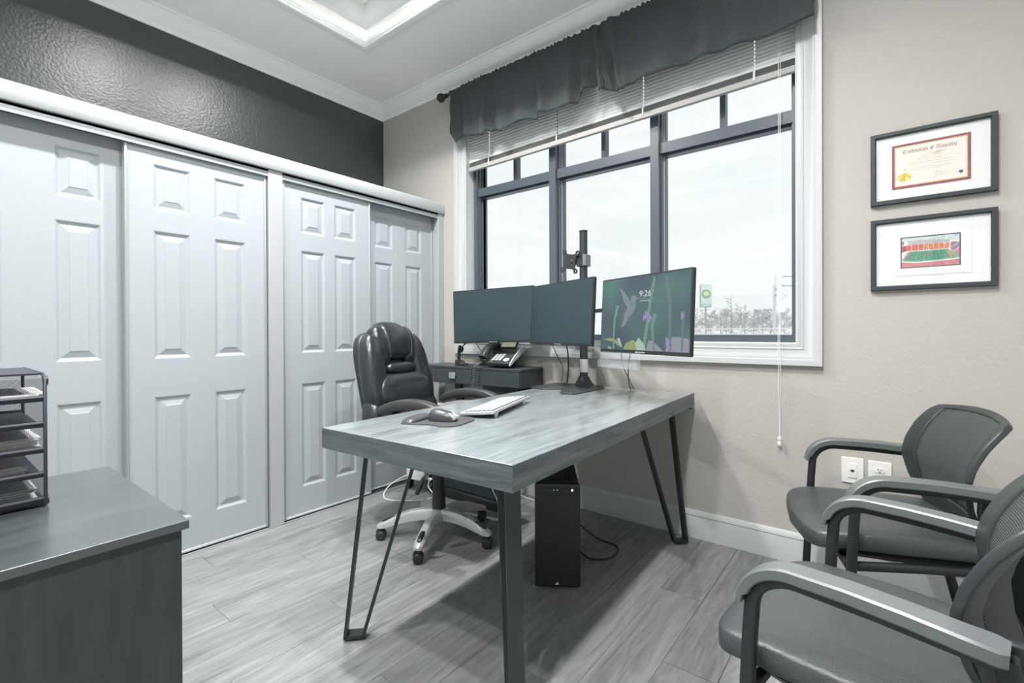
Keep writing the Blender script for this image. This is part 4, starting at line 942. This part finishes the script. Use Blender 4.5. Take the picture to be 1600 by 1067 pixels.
shp('bird_wing', 'sc_wing', [(.225, .876), (.25, .86), (.287, .811), (.33, .74), (.369, .657), (.337, .589), (.30, .65), (.278, .711)], 3)
shp('bird_body', 'sc_bird', [(.382, .721), (.423, .726), (.433, .634), (.426, .557), (.40, .50), (.358, .447), (.297, .44), (.30, .50), (.33, .57), (.362, .645)], 4)
shp('bird_throat', 'sc_throat', [(.37, .66), (.428, .66), (.426, .60), (.38, .58)], 5)
c_ = UV((.411, .703)); MB().flat([(c_[0] + .019 * math.cos(k * math.pi / 8), c_[1] + .0165 * math.sin(k * math.pi / 8)) for k in range(16)], 0, SM(5)).build('bird_head', 'sc_bird', scr)
shp('bird_tail', 'sc_wing', [(.297, .44), (.352, .441), (.325, .37), (.294, .318), (.263, .321)], 5); shp('bird_beak', 'sc_stem', [(.43, .715), (.585, .690), (.585, .684), (.43, .700)], 5)
shp('date_line', 'sc_text', [(.485, .672), (.59, .668), (.59, .661), (.485, .665)], 6)
def text_mesh(txt, size):
    c = bpy.data.curves.new('t', 'FONT'); c.body = txt; c.size = size; c.resolution_u = 3
    o = bpy.data.objects.new('t', c); COL.objects.link(o); dg = bpy.context.evaluated_depsgraph_get(); me = bpy.data.meshes.new_from_object(o.evaluated_get(dg)); bpy.data.objects.remove(o); return me
me = text_mesh('9:26', .040); me.materials.clear(); me.materials.append(MATS['sc_text']); me.name = 'clock_text'
xs = [v.co.x for v in me.vertices]; sx = .130 * SW / (max(xs) - min(xs))
p0 = UV((.474, .722))
for v in me.vertices: v.co = Vector((p0[0] + (v.co.x - min(xs)) * sx, -.0073 - 7 * .00012, p0[1] + v.co.y))
link('clock_text', me, scr)
# arms that carry the monitors
def arm(points, nm='arm'):
    MB().tube(points, .014, 10, sx=(.017, .010)).build(nm, 'stand_dark', ms, bevel=0)
AZ = 1.235 - DZ
MB().lathe([(.033, AZ - .03), (.033, AZ + .03)], 20, Matrix.Translation((SPX, SPY, 0))).build('hub', 'stand_dark', ms, smooth=40)
arm([(SPX, SPY, AZ), (-1.75, 2.585, AZ), (-2.062, 2.497, AZ)]); arm([(SPX, SPY, AZ - .015), (-1.44, 2.39, AZ - .015)]); arm([(SPX, SPY, AZ + .012), (-1.18, 2.36, AZ + .012), (-.845, 2.106, AZ)])
for (x_, y_), yw in (((-2.060, 2.484), 13), ((-1.449, 2.362), -24.4), ((-.843, 2.112), -24.7)):
    MB().box(-.04, .04, -.012, .0, -.04, .04, Matrix.Translation((x_, y_, AZ)) @ Matrix.Rotation(math.radians(yw), 4, 'Z')).build('mount_plate', 'stand_dark', ms)
# clear holder hanging below the lit monitor
ac = MB().box(-.285, .005, -.010, -.008, -.072, .004).box(-.285, .005, -.026, -.010, -.072, -.0705).box(-.285, .005, -.0265, -.0250, -.072, -.035)
ao = ac.build('acrylic_holder', 'acrylic'); tag(ao, 'clear acrylic holder hanging under the lit monitor', 'holder'); ao.location = m3.location; ao.rotation_euler = (0, 0, math.radians(-24.7))
# cables behind the monitors
def cable(label, pts, r, m_, n=8, cat='cable'): o = MB().tube(bez(pts, n), r, 6).build('cable', m_, None, smooth=60); tag(o, label, cat); return o
cable('black cable dropping behind the left monitor to the console', [(-2.27, 2.44, 1.10), (-2.25, 2.50, 1.0), (-2.21, 2.56, .93), (-2.17, 2.60, .893)], .0022, 'black_plastic')
cable('thick black cable below the left monitor beside the phone', [(-2.17, 2.50, 1.10), (-2.16, 2.55, 1.0), (-2.14, 2.595, .895)], .0045, 'black_plastic')
cable('thin black cable hanging below the middle monitor', [(-1.62, 2.43, 1.08), (-1.62, 2.50, 1.0), (-1.60, 2.55, .90), (-1.612, 2.56, .806)], .0022, 'black_plastic')
cable('thicker black cable slanting down behind the stand base', [(-1.48, 2.39, 1.08), (-1.50, 2.45, 1.0), (-1.545, 2.53, .90), (-1.568, 2.55, .809)], .004, 'black_plastic')
cable('twisted black cable under the lit monitor to the desk edge', [(-.945, 2.11, 1.05), (-.985, 2.18, .985), (-1.045, 2.30, .92), (-1.11, 2.45, .85), (-1.155, 2.575, .798)], .003, 'black_plastic')
cable('thin black cable joining the twisted one under the lit monitor', [(-1.00, 2.13, 1.05), (-1.02, 2.17, .99), (-1.055, 2.28, .93), (-1.10, 2.42, .88), (-1.13, 2.565, .798)], .0022, 'black_plastic')
cable('black power cable looping on the floor beside the computer', [(-1.30, 2.22, .10), (-1.22, 2.28, .02), (-1.10, 2.28, .006), (-1.07, 2.16, .006), (-1.14, 2.08, .006), (-1.24, 2.10, .02)], .0045, 'black_plastic')
cable('white cord coiled on the floor around the heater casters', [(-2.73, 2.28, .10), (-2.765, 2.12, .05), (-2.72, 2.02, .005), (-2.60, 1.99, .005), (-2.45, 2.10, .005), (-2.43, 2.215, .005), (-2.505, 2.235, .05), (-2.505, 2.245, .10)], .004, 'cord_white')
cable('white cord dropping in front of the black box to the floor', [(-1.98, 2.30, .46), (-1.95, 2.24, .30), (-1.94, 2.235, .20), (-1.86, 2.22, .09), (-1.78, 2.20, .012), (-1.73, 2.18, .005)], .0045, 'cord_white')
cable('second white cord curving behind the desk leg', [(-1.88, 2.33, .42), (-1.86, 2.30, .28), (-1.80, 2.27, .20), (-1.70, 2.24, .16), (-1.62, 2.30, .12)], .0045, 'cord_white')
# ------------------------------------------------------------------ executive office chair
mat('leather', (.012, .016, .019), .30, spec=.7, bump=(55, .08), coat=.25)
mat('leather_matte', (.022, .027, .030), .45, spec=.5, bump=(70, .15))
mat('stitch', (.09, .095, .10), .7)
mat('silver_plastic', (.50, .52, .53), .34, .25); mat('silver_arm', (.42, .42, .42), .38, .2)
mat('arm_pad', (.040, .039, .040), .40)
oc = thing('office_chair', 'black padded leather executive chair on a silver five-star base', 'chair', (-1.945, 1.812, 0), math.radians(10))
leg = []
for k in range(5):
    a = math.radians(72 * k); R_ = Matrix.Rotation(a, 4, 'Z')
    prof = [(.030, .130, .034, .026), (.09, .131, .031, .027), (.15, .126, .029, .026), (.21, .113, .028, .023), (.26, .097, .028, .019), (.30, .084, .028, .015), (.324, .077, .023, .010), (.334, .074, .011, .006)]
    rings = []
    for r_, z, hw, hh in prof:
        sec = [(hw, -hh), (hw * .96, hh * .35), (hw * .62, hh), (0, hh * 1.12), (-hw * .62, hh), (-hw * .96, hh * .35), (-hw, -hh), (0, -hh * .8)]
        rings.append([R_ @ Vector((r_, y, z + zz)) for y, zz in sec])
    l = MB().loft(rings).build('leg', 'silver_plastic', oc, smooth=38)
    MB().sq((.268, 0, .1105), (.042, .0155, .0085), .8, .8, R_ @ Matrix.Translation((.268, 0, .1105)) @ Matrix.Rotation(math.radians(19), 4, 'Y') @ Matrix.Translation((-.268, 0, -.1105)), 16, 8).build('foot_pad', 'leather', l, smooth=60)
    # caster: hood and two wheels, swivelled a little
    C_ = Matrix.Translation(R_ @ Vector((.312, 0, 0))) @ Matrix.Rotation(math.radians(17 + 4 * k), 4, 'Z')
    cs = MB().sq((0, 0, .036), (.028, .013, .026), .8, .8, C_, 14, 8).tube([C_ @ Vector((0, 0, .05)), C_ @ Vector((0, 0, .072))], .008, 8).build('caster', 'black_plastic', oc, smooth=50)
    for s_ in (-1, 1): MB().lathe([(.004, -.009), (.022, -.008), (.026, -.003), (.026, .004), (.021, .009), (.004, .010)], 18, C_ @ frame_m((0, s_ * .015, .026), (1, 0, 0), (0, 0, 1), (0, s_, 0))).build('wheel', 'black_plastic', cs, smooth=45)
MB().lathe([(.030, .095), (.040, .105), (.042, .140), (.046, .150), (.044, .156), (.033, .158)], 28).build('hub', 'silver_plastic', oc, smooth=40)
MB().lathe([(.037, .157), (.036, .25), (.033, .262), (.030, .40), (.028, .46)], 24).build('gas_column', 'black_plastic', oc, smooth=40)
MB().box(-.11, .12, -.09, .09, .44, .475).build('mechanism', 'black_plastic', oc, bevel=.01)
lv = MB().tube([(.06, -.10, .452), (.13, -.24, .450), (.115, -.275, .415)], .0055, 8).build('lever', 'black_metal', oc, smooth=50)
MB().tube([(.116, -.274, .418), (.100, -.285, .375), (.085, -.292, .335)], [.008, .014, .011], 10).build('paddle', 'black_plastic', lv, smooth=50)
MB().sq((.03, 0, .50), (.255, .255, .035), .4, .45).build('seat_pan', 'leather_matte', oc, smooth=60)
MB().sq((.04, 0, .555), (.26, .25, .055), .55, .5).build('seat', 'leather', oc, smooth=60)
lean = math.radians(13.5); up_ = Vector((-math.sin(lean), 0, math.cos(lean))); fw_ = Vector((math.cos(lean), 0, math.sin(lean)))
MBk = frame_m((-.222, -.020, .515), fw_, (0, 1, 0), up_)
def wrap(k):  # curve sideways parts forward
    return lambda p: Vector((p.x + k * (p.y / .2) ** 2, p.y, p.z))
MB().sq((-.048, 0, .31), (.042, .215, .335), .42, .45, MBk, 32, 18).build('back_shell', 'leather_matte', oc, smooth=60)
bk = MB().sq((-.012, 0, .30), (.045, .200, .30), .5, .5, MBk, 32, 18).build('backrest', 'leather', oc, smooth=60)
for s_ in (-1, 1):
    tl = Matrix.Translation((.022, s_ * .188, .40)) @ Matrix.Rotation(s_ * math.radians(5), 4, 'X')
    MB().sq((.012, 0, -.01), (.060, .068, .225), .75, .7, MBk @ tl, 24, 16).build('wing', 'leather', bk, smooth=60)
    MB().sq((.020, s_ * .200, .100), (.068, .080, .165), .7, .7, MBk, 24, 14).build('bolster', 'leather', bk, smooth=60)
    MB().sq((.030, s_ * .108, .540), (.055, .060, .118), .7, .7, MBk, 24, 14).build('shoulder_pad', 'leather', bk, smooth=60)
    P = [MBk @ Vector(p) for p in ((.072, s_ * .094, .655), (.098, s_ * .096, .60), (.100, s_ * .094, .53), (.085, s_ * .084, .468))]
    MB().tube(bez(P, 6), .0016, 5).build('seam', 'stitch', bk, smooth=60)
MB().sq((.040, 0, .575), (.060, .105, .118), .65, .55, MBk, 28, 16, lambda p: Vector((p.x - 1.1 * max(0, p.z) ** 2 * 3, p.y, p.z))).build('headrest', 'leather', bk, smooth=60)
MB().sq((.046, 0, .408), (.050, .118, .036), .8, .6, MBk, 28, 12, wrap(.012)).build('neck_roll', 'leather', bk, smooth=60)
MB().sq((.030, 0, .272), (.078, .215, .118), .72, .62, MBk, 30, 16, wrap(.020)).build('lumbar_pad', 'leather', bk, smooth=60)
MB().sq((.020, 0, .085), (.062, .130, .105), .6, .55, MBk, 24, 12).build('lower_pad', 'leather', bk, smooth=60)
for s_ in (-1, 1):
    y = s_ * .268
    pth = bez([(-.165, y, .716), (-.12, y, .738), (-.02, y, .762), (.10, y, .765), (.20, y, .745), (.265, y * .99, .712)], 6)
    n_ = len(pth); fr_ = MB().tube(bez([(-.235, y * .90, .645), (-.17, y * .97, .672), (-.06, y, .700), (.08, y, .708), (.20, y, .690), (.255, y, .655), (.25, y * .98, .585), (.19, y * .90, .525), (.10, y * .75, .495)], 6), .015, 8, sx=(.014, .019), up=(0, 1, 0)).build('arm_frame', 'silver_arm', oc, smooth=50)
    MB().tube(pth, .02, 8, sx=[(.015 + .012 * math.sin(math.pi * min(1, max(0, i / (n_ - 1))) ** .8), .030) if 0 < i < n_ - 1 else (.006, .018) for i in range(n_)], up=(0, 1, 0)).build('arm_pad', 'arm_pad', fr_, smooth=60)

# ------------------------------------------------------------------ guest chairs
mat('chair_steel', (.024, .028, .030), .48, .2); mat('chair_plastic', (.030, .036, .039), .36, spec=.6); mat('chair_arm', (.115, .128, .134), .38, spec=.9)
mat('chair_vinyl', (.042, .050, .054), .42, spec=.9, bump=(220, .2), coat=.1)
m = mat('chair_mesh', (.085, .098, .102), .6, spec=.4)
t = m.node_tree; b = t.nodes['Principled BSDF']; tcn = t.nodes.new('ShaderNodeTexCoord')
wv = t.nodes.new('ShaderNodeTexWave'); wv.bands_direction = 'Z'; wv.inputs['Scale'].default_value = 62; wv2 = t.nodes.new('ShaderNodeTexWave'); wv2.bands_direction = 'Y'; wv2.inputs['Scale'].default_value = 62
mm_ = t.nodes.new('ShaderNodeMath'); mm_.operation = 'MULTIPLY'; bp = t.nodes.new('ShaderNodeBump'); bp.inputs['Strength'].default_value = .8; bp.inputs['Distance'].default_value = .003
for w2 in (wv, wv2): t.links.new(tcn.outputs['Object'], w2.inputs['Vector'])
t.links.new(wv.outputs['Fac'], mm_.inputs[0]); t.links.new(wv2.outputs['Fac'], mm_.inputs[1]); t.links.new(mm_.outputs[0], bp.inputs['Height']); t.links.new(bp.outputs[0], b.inputs['Normal'])
cr = t.nodes.new('ShaderNodeValToRGB'); cr.color_ramp.elements[0].color = (.045, .052, .055, 1); cr.color_ramp.elements[1].color = (.135, .15, .155, 1); t.links.new(mm_.outputs[0], cr.inputs['Fac']); t.links.new(cr.outputs[0], b.inputs['Base Color'])

def guest_chair(loc, rz, label):
    e = thing('guest_chair', label, 'chair', loc, rz, 'guest chairs facing the desk')
    AY, AZ_ = .282, .650
    def prof_x(z): return interp([(.44, -.195), (.50, -.178), (.58, -.154), (.66, -.146), (.72, -.160), (.78, -.188), (.83, -.222), (.862, -.248)], z)
    def half_w(z): return interp([(.44, .150), (.49, .188), (.55, .206), (.62, .225), (.67, .235), (.73, .236), (.80, .236), (.84, .231), (.855, .224), (.862, .212)], z)
    def arm_z(x): return AZ_ - .012 * (x < 0)
    for s_ in (-1, 1):
        y = s_ * AY
        pts = [(.232, y, .0), (.206, y, .52), (.202, y, .575)] + [(.120 + .082 * math.cos(a), y, .575 + .075 * math.sin(a)) for a in [math.radians(v) for v in (10, 22, 34, 46, 58, 70, 80, 90)]] + [(0, y, .648), (-.14, y, .640)]
        l = MB().tube(pts, .012, 8, sx=(.0125, .0125), up=(0, 1, 0)).build('leg', 'chair_steel', e, smooth=50)
        MB().box(.217, .247, y - .016, y + .016, 0, .012).build('glide', 'black_plastic', l)
        pad = [(.222, y, .582), (.220, y, .598)] + [(.122 + .094 * math.cos(a), y, .588 + .078 * math.sin(a)) for a in [math.radians(v) for v in (15, 25, 35, 45, 55, 65, 75, 84, 92)]] + [(.04, y, .6665), (-.04, y * 1.0, .663), (-.115, y, .657), (-.146, y * .985, .653), (-.160, y * .985, .652)]
        n_ = len(pad)
        MB().tube(pad, .02, 8, sx=[((.010 + .004 * (i / (n_ - 1)) if i > 1 else .006), (.022 + .008 * (i / (n_ - 1)) ** 2) * (.72 if i == n_ - 1 else 1)) for i in range(n_)], up=(0, 1, 0), chamf=.3).build('arm_pad', 'chair_arm', e, smooth=35)
        yr = s_ * .225
        rl = MB().tube([(-.155, s_ * .262, .640), (-.168, s_ * .250, .54), (-.190, s_ * .238, .42), (-.240, s_ * .238, .20), (-.290, s_ * .240, 0)], .013, 8, sx=(.0145, .011), up=(0, 1, 0)).build('leg', 'chair_steel', e, smooth=50)
        MB().box(-.306, -.276, s_ * .240 - .016, s_ * .240 + .016, 0, .012).build('glide', 'black_plastic', rl)
        MB().tube([(.212, s_ * .268, .385), (.0, s_ * .235, .395), (-.190, s_ * .235, .41)], .011, 8, sx=(.012, .012)).build('side_rail', 'chair_steel', e, smooth=50)
        # plastic wing that carries the back
        ring = []
        for z, xo, th, wd in ((.41, -.192, .014, .030), (.50, -.178, .016, .034), (.58, -.160, .016, .036), (.655, -.150, .014, .030)):
            yy = s_ * (half_w(max(.46, z)) + .002); ring.append([(xo + wd, yy - s_ * th * .3, z), (xo + wd, yy + s_ * th, z), (xo - wd, yy + s_ * th * .6, z), (xo - wd, yy - s_ * th, z)])
        MB().loft(ring).build('back_bracket', 'chair_plastic', e, bevel=.004)
    MB().tube([(.215, -.268, .385), (.215, .268, .385)], .011, 8, sx=(.011, .011)).build('cross_rail', 'chair_steel', e, smooth=50)
    MB().tube([(-.195, -.236, .41), (-.195, .236, .41)], .011, 8, sx=(.011, .011)).build('cross_rail', 'chair_steel', e, smooth=50)
    MB().sq((.055, 0, .405), (.215, .215, .020), .5, .4, None, 28, 8).build('seat_pan', 'black_plastic', e, smooth=60)
    def seatfn(p):
        fx = max(0, (p.x - .10) / .16); bow = (1 - (p.y / .25) ** 2) * .035 * max(0, p.x / .255)
        return Vector((p.x + bow, p.y * (1 - .10 * max(0, -p.x / .255)), p.z - .022 * fx ** 2 + .012 * (p.y / .25) ** 2))
    MB().sq((.055, 0, .445), (.245, .250, .034), .30, .20, None, 64, 18, seatfn).build('seat', 'chair_vinyl', e, smooth=60)
    # back: frame border and woven centre on one curved sheet
    zs = [.45 + (.862 - .45) * i / 22 for i in range(23)]; us = [-1 + 2 * i / 24 for i in range(25)]
    def P(u, z):
        hw = half_w(z); return (prof_x(z) + .055 * (u ** 2) * (hw / .24) ** 2 - .0, u * hw, z - .018 * (u ** 2) * ((z - .45) / .41) ** 2 + (.10 * (1 - u ** 2) * -.0))
    fr_, me_ = MB(), MB()
    V = [P(u, z) for z in zs for u in us]; n_ = len(us); Ff, Fm = [], []
    for i in range(22):
        for j in range(24):
            q = (i * n_ + j, i * n_ + j + 1, (i + 1) * n_ + j + 1, (i + 1) * n_ + j)
            inner = 3 <= j <= 20 and 5 <= i <= 20
            (Fm if inner else Ff).append(q)
    fr_.add(V, Ff); me_.add(V, Fm)
    def clean(o):
        bm = bmesh.new(); bm.from_mesh(o.data); bmesh.ops.delete(bm, geom=[v for v in bm.verts if not v.link_faces], context='VERTS'); bm.to_mesh(o.data); bm.free()
    bf = fr_.build('back_frame', 'chair_plastic', e, smooth=60); clean(bf); so = bf.modifiers.new('thick', 'SOLIDIFY'); so.thickness = .018; so.offset = 0
    bvl = bf.modifiers.new('bevel', 'BEVEL'); bvl.width = .004; bvl.segments = 2; bvl.limit_method = 'ANGLE'
    bm_ = me_.build('back_mesh', 'chair_mesh', e, smooth=60); clean(bm_); so = bm_.modifiers.new('thick', 'SOLIDIFY'); so.thickness = .010; so.offset = 0
    return e
guest_chair((.034, 2.160, 0), math.radians(197.5), 'black mesh-back guest chair against the wall below the pictures')
guest_chair((.035, 1.300, 0), math.radians(170), 'black guest chair in the right foreground nearest the viewer')

# ------------------------------------------------------------------ keyboard, mouse, pad
mat('key_pale', (.46, .50, .51), .45); mat('keyboard_grey', (.36, .39, .40), .4, .1); mat('pad_black', (.045, .050, .050), .7); mat('pad_gel', (.055, .060, .060), .30)
mat('mouse_dark', (.045, .050, .055), .35); mat('mouse_silver', (.52, .53, .54), .28, .5)
kb = thing('keyboard', 'pale grey keyboard raised on fold-out feet on the desk', 'keyboard', (-1.178, 1.385, DZ), math.radians(108.5))
KL, KD = .455, .150   # local x along the length, y towards the user
Mk = Matrix.Translation((0, 0, .019)) @ Matrix.Rotation(math.radians(-5.2), 4, 'X')
MB().prism(rrect(0, KL, 0, KD, .008), 0, .0125, Mk).build('case', 'keyboard_grey', kb, bevel=.003)
MB().box(.010, KL - .010, .008, KD - .022, .0125, .0135, Mk).build('deck', 'pad_black', kb)
ky = MB()
for r_ in range(6):
    for c in range(22):
        if c in (15, 19 - 0) and False: continue
        x_ = .014 + c * .0195 + (.006 if c > 14 else 0) + (.004 if c > 17 else 0)
        if x_ + .0165 > KL - .008: continue
        y_ = .012 + r_ * .0188
        if r_ == 5 and 4 <= c <= 9:
            if c == 4: ky.prism(rrect(x_, x_ + .0165 + 5 * .0195, y_, y_ + .016, .002, 1), .0135, .0168, Mk)
            continue
        ky.prism(rrect(x_, x_ + .0150, y_, y_ + .0145, .002, 1), .0135, .0168, Mk)
ky.build('keys', 'key_pale', kb, kind='stuff')
for x_ in (.035, KL - .075): MB().box(x_, x_ + .022, -.004, .004, .001, .020, Matrix.Translation((0, .012, 0)) @ Matrix.Rotation(math.radians(14), 4, 'X')).build('foot', 'key_pale', kb, bevel=.001)
pd = thing('mouse_pad', 'black mouse pad with raised wrist rest on the desk', 'mouse pad', (-1.312, 1.235, DZ), math.radians(14))
q = arc(.045, .045, .065, -8, 95, 8) + arc(-.05, .075, .04, 95, 165, 5) + [(-.118, .06)] + [(-.128, .0), (-.122, -.07)] + arc(-.095, -.085, .02, 200, 270, 4) + [(-.04, -.092), (.0, -.080)] + arc(.045, -.030, .065, -80, -8, 6)
MB().prism(q, 0, .004).build('sheet', 'pad_black', pd, bevel=.001)
MB().sq((-.090, -.012, .0045), (.030, .085, .017), .8, .55, None, 20, 10, lambda p: Vector((p.x, p.y, max(p.z, -.001)))).build('wrist_rest', 'pad_gel', pd, smooth=60)
mo = thing('computer_mouse', 'dark and silver wireless mouse on the mouse pad', 'mouse', (-1.305, 1.238, DZ + .0045), math.radians(20))
def mousefn(p): 
    x = p.x / .055; return Vector((p.x, p.y * (1 - .18 * (x + .2) ** 2 * .6), max(p.z * (1.0 - .32 * x), -.0035)))
MB().sq((0, 0, .004), (.056, .033, .036), .75, .7, None, 28, 14, mousefn).build('body', 'mouse_dark', mo, smooth=60)
for s_ in (-1, 1): MB().sq((.024, s_ * .011, .012), (.036, .0095, .0245), .8, .7, None, 20, 10, lambda p: Vector((p.x, p.y, max(-.006, p.z * (1.0 - .42 * (p.x + .024) / .055))))).build('button', 'mouse_silver', mo, smooth=60)
MB().lathe([(.003, -.004), (.011, -.003), (.011, .003), (.003, .004)], 16, frame_m((.032, 0, .018), (1, 0, 0), (0, 0, 1), (0, -1, 0))).build('wheel', 'black_plastic', mo, smooth=40)

# ------------------------------------------------------------------ desk phone and headset
mat('cord_dark', (.075, .085, .09), .35); mat('phone_black', (.030, .034, .036), .36); mat('phone_key', (.58, .60, .60), .45); mat('phone_silver', (.50, .54, .56), .38, .2); mat('phone_lcd', (.40, .43, .36), .35, emit=((.55, .6, .48), .35)); mat('phone_red', (.5, .16, .18), .5)
ph = thing('desk_phone', 'black office phone with handset, keypad and tilted display', 'telephone', (-2.035, 2.395, CZ), math.radians(6)); ph.scale = (1.12, 1.12, 1.12)
tA = math.radians(27)
Mf = Matrix.Translation((0, 0, .012)) @ Matrix.Rotation(tA, 4, 'X')
MB().prism([(-.105, .0), (.105, .0), (.105, .20), (-.105, .20)], 0, .022, Mf).build('body', 'phone_black', ph, bevel=.004)
MB().prism([(0, 0), (.20, 0), (.205, .012), (.195, .030), (.15, .038), (.05, .026), (0, .012)], .105, .113, Mf @ frame_m((0, 0, 0), (0, 1, 0), (0, 0, 1), (1, 0, 0))).build('side_panel', 'phone_silver', ph, bevel=.002)
MB().box(-.08, .09, .10, .125, 0, .10).box(-.08, .09, .05, .20, 0, .006).build('stand', 'phone_black', ph, bevel=.003)
hs = bez([(-.072, .010, .046), (-.074, .05, .064), (-.075, .10, .070), (-.074, .15, .062), (-.072, .185, .044)], 5); n_ = len(hs)
hb = MB().tube([Mf @ p for p in hs], .02, 8, sx=[(.017 + .010 * abs(2 * i / (n_ - 1) - 1) ** 2, .022) for i in range(n_)], up=Mf.to_3x3() @ Vector((1, 0, 0))).build('handset', 'phone_black', ph, smooth=60)
MB().box(-.098, -.052, .0, .05, .020, .040, Mf).box(-.098, -.052, .15, .195, .020, .036, Mf).build('cups', 'phone_black', hb, bevel=.006)
kp = MB()
for r_ in range(4):
    for c in range(3): kp.prism(rrect(-.030 + c * .024, -.013 + c * .024, .028 + r_ * .0195, .041 + r_ * .0195, .003, 2), .022, .026, Mf)
kp.build('keypad', 'phone_key', ph, kind='stuff')
MB().prism(arc(.072, .035, .018, 0, 360, 16)[:-1], .022, .027, Mf).build('navigation_key', 'phone_key', ph)
fk = MB()
for c in range(7): fk.prism(rrect(-.030 + c * .018, -.017 + c * .018, .140, .148, .002, 1), .022, .025, Mf)
fk.build('function_keys', 'phone_red', ph, kind='stuff')
MB().prism(rrect(-.030, -.012, .012, .018, .002, 1), .022, .025, Mf).build('message_key', 'phone_red', ph)
Md = Mf @ Matrix.Translation((0, .158, .024)) @ Matrix.Rotation(math.radians(26), 4, 'X')
dp = MB().prism(rrect(-.045, .075, 0, .085, .006), 0, .012, Md).build('display', 'phone_black', ph, bevel=.003)
MB().box(-.036, .066, .012, .058, .012, .0126, Md).build('lcd', 'phone_lcd', dp)
co = []
for i in range(140):
    t_ = i / 139; a = t_ * 2 * math.pi * 17
    if t_ < .25: c_ = Vector((-.075, -.005, .040)).lerp(Vector((-.100, -.055, .012)), t_ / .25)
    else: c_ = Vector((-.100, -.055, .012)).lerp(Vector((-.112, -.066, -.165)), (t_ - .25) / .75)
    co.append(c_ + Vector((.0075 * math.cos(a), .0075 * math.sin(a), .004 * math.sin(a))))
MB().tube(co, .0030, 6).build('coiled_cord', 'cord_dark', ph, smooth=60)
hd_ = thing('headset', 'black wireless headset on its charging base on the console', 'headset', (-2.43, 2.46, CZ), math.radians(-20))
MB().prism([(0, 0), (.105, 0), (.105, .016), (.06, .022), (.03, .036), (0, .040)], -.028, .028, frame_m((0, 0, 0), (1, 0, 0), (0, 0, 1), (0, -1, 0))).build('base', 'black_plastic', hd_, bevel=.004)
MB().tube(bez([(.012, 0, .035), (.010, 0, .08), (.018, 0, .115), (.030, 0, .135), (.042, 0, .125)], 5), .008, 8, sx=(.010, .009), up=(0, 1, 0)).build('arm', 'black_plastic', hd_, smooth=50)
MB().sq((.060, 0, .112), (.026, .010, .012), .8, .8, Matrix.Translation((.060, 0, .112)) @ Matrix.Rotation(math.radians(-48), 4, 'Y') @ Matrix.Translation((-.060, 0, -.112)), 14, 8).build('ear_piece', 'black_plastic', hd_, smooth=60)
MB().tube(bez([(.040, 0, .11), (.06, .01, .14), (.10, .02, .165), (.14, .03, .172)], 5), .004, 6).build('boom', 'black_plastic', hd_, smooth=60)
MB().tube(bez([(.105, 0, .008), (.15, -.01, .006), (.20, .0, .004), (.23, .03, .010)], 5), .004, 6).tube([(.108, 0, .008), (.125, 0, .008)], .008, 8).build('lead', 'black_plastic', hd_, smooth=60)
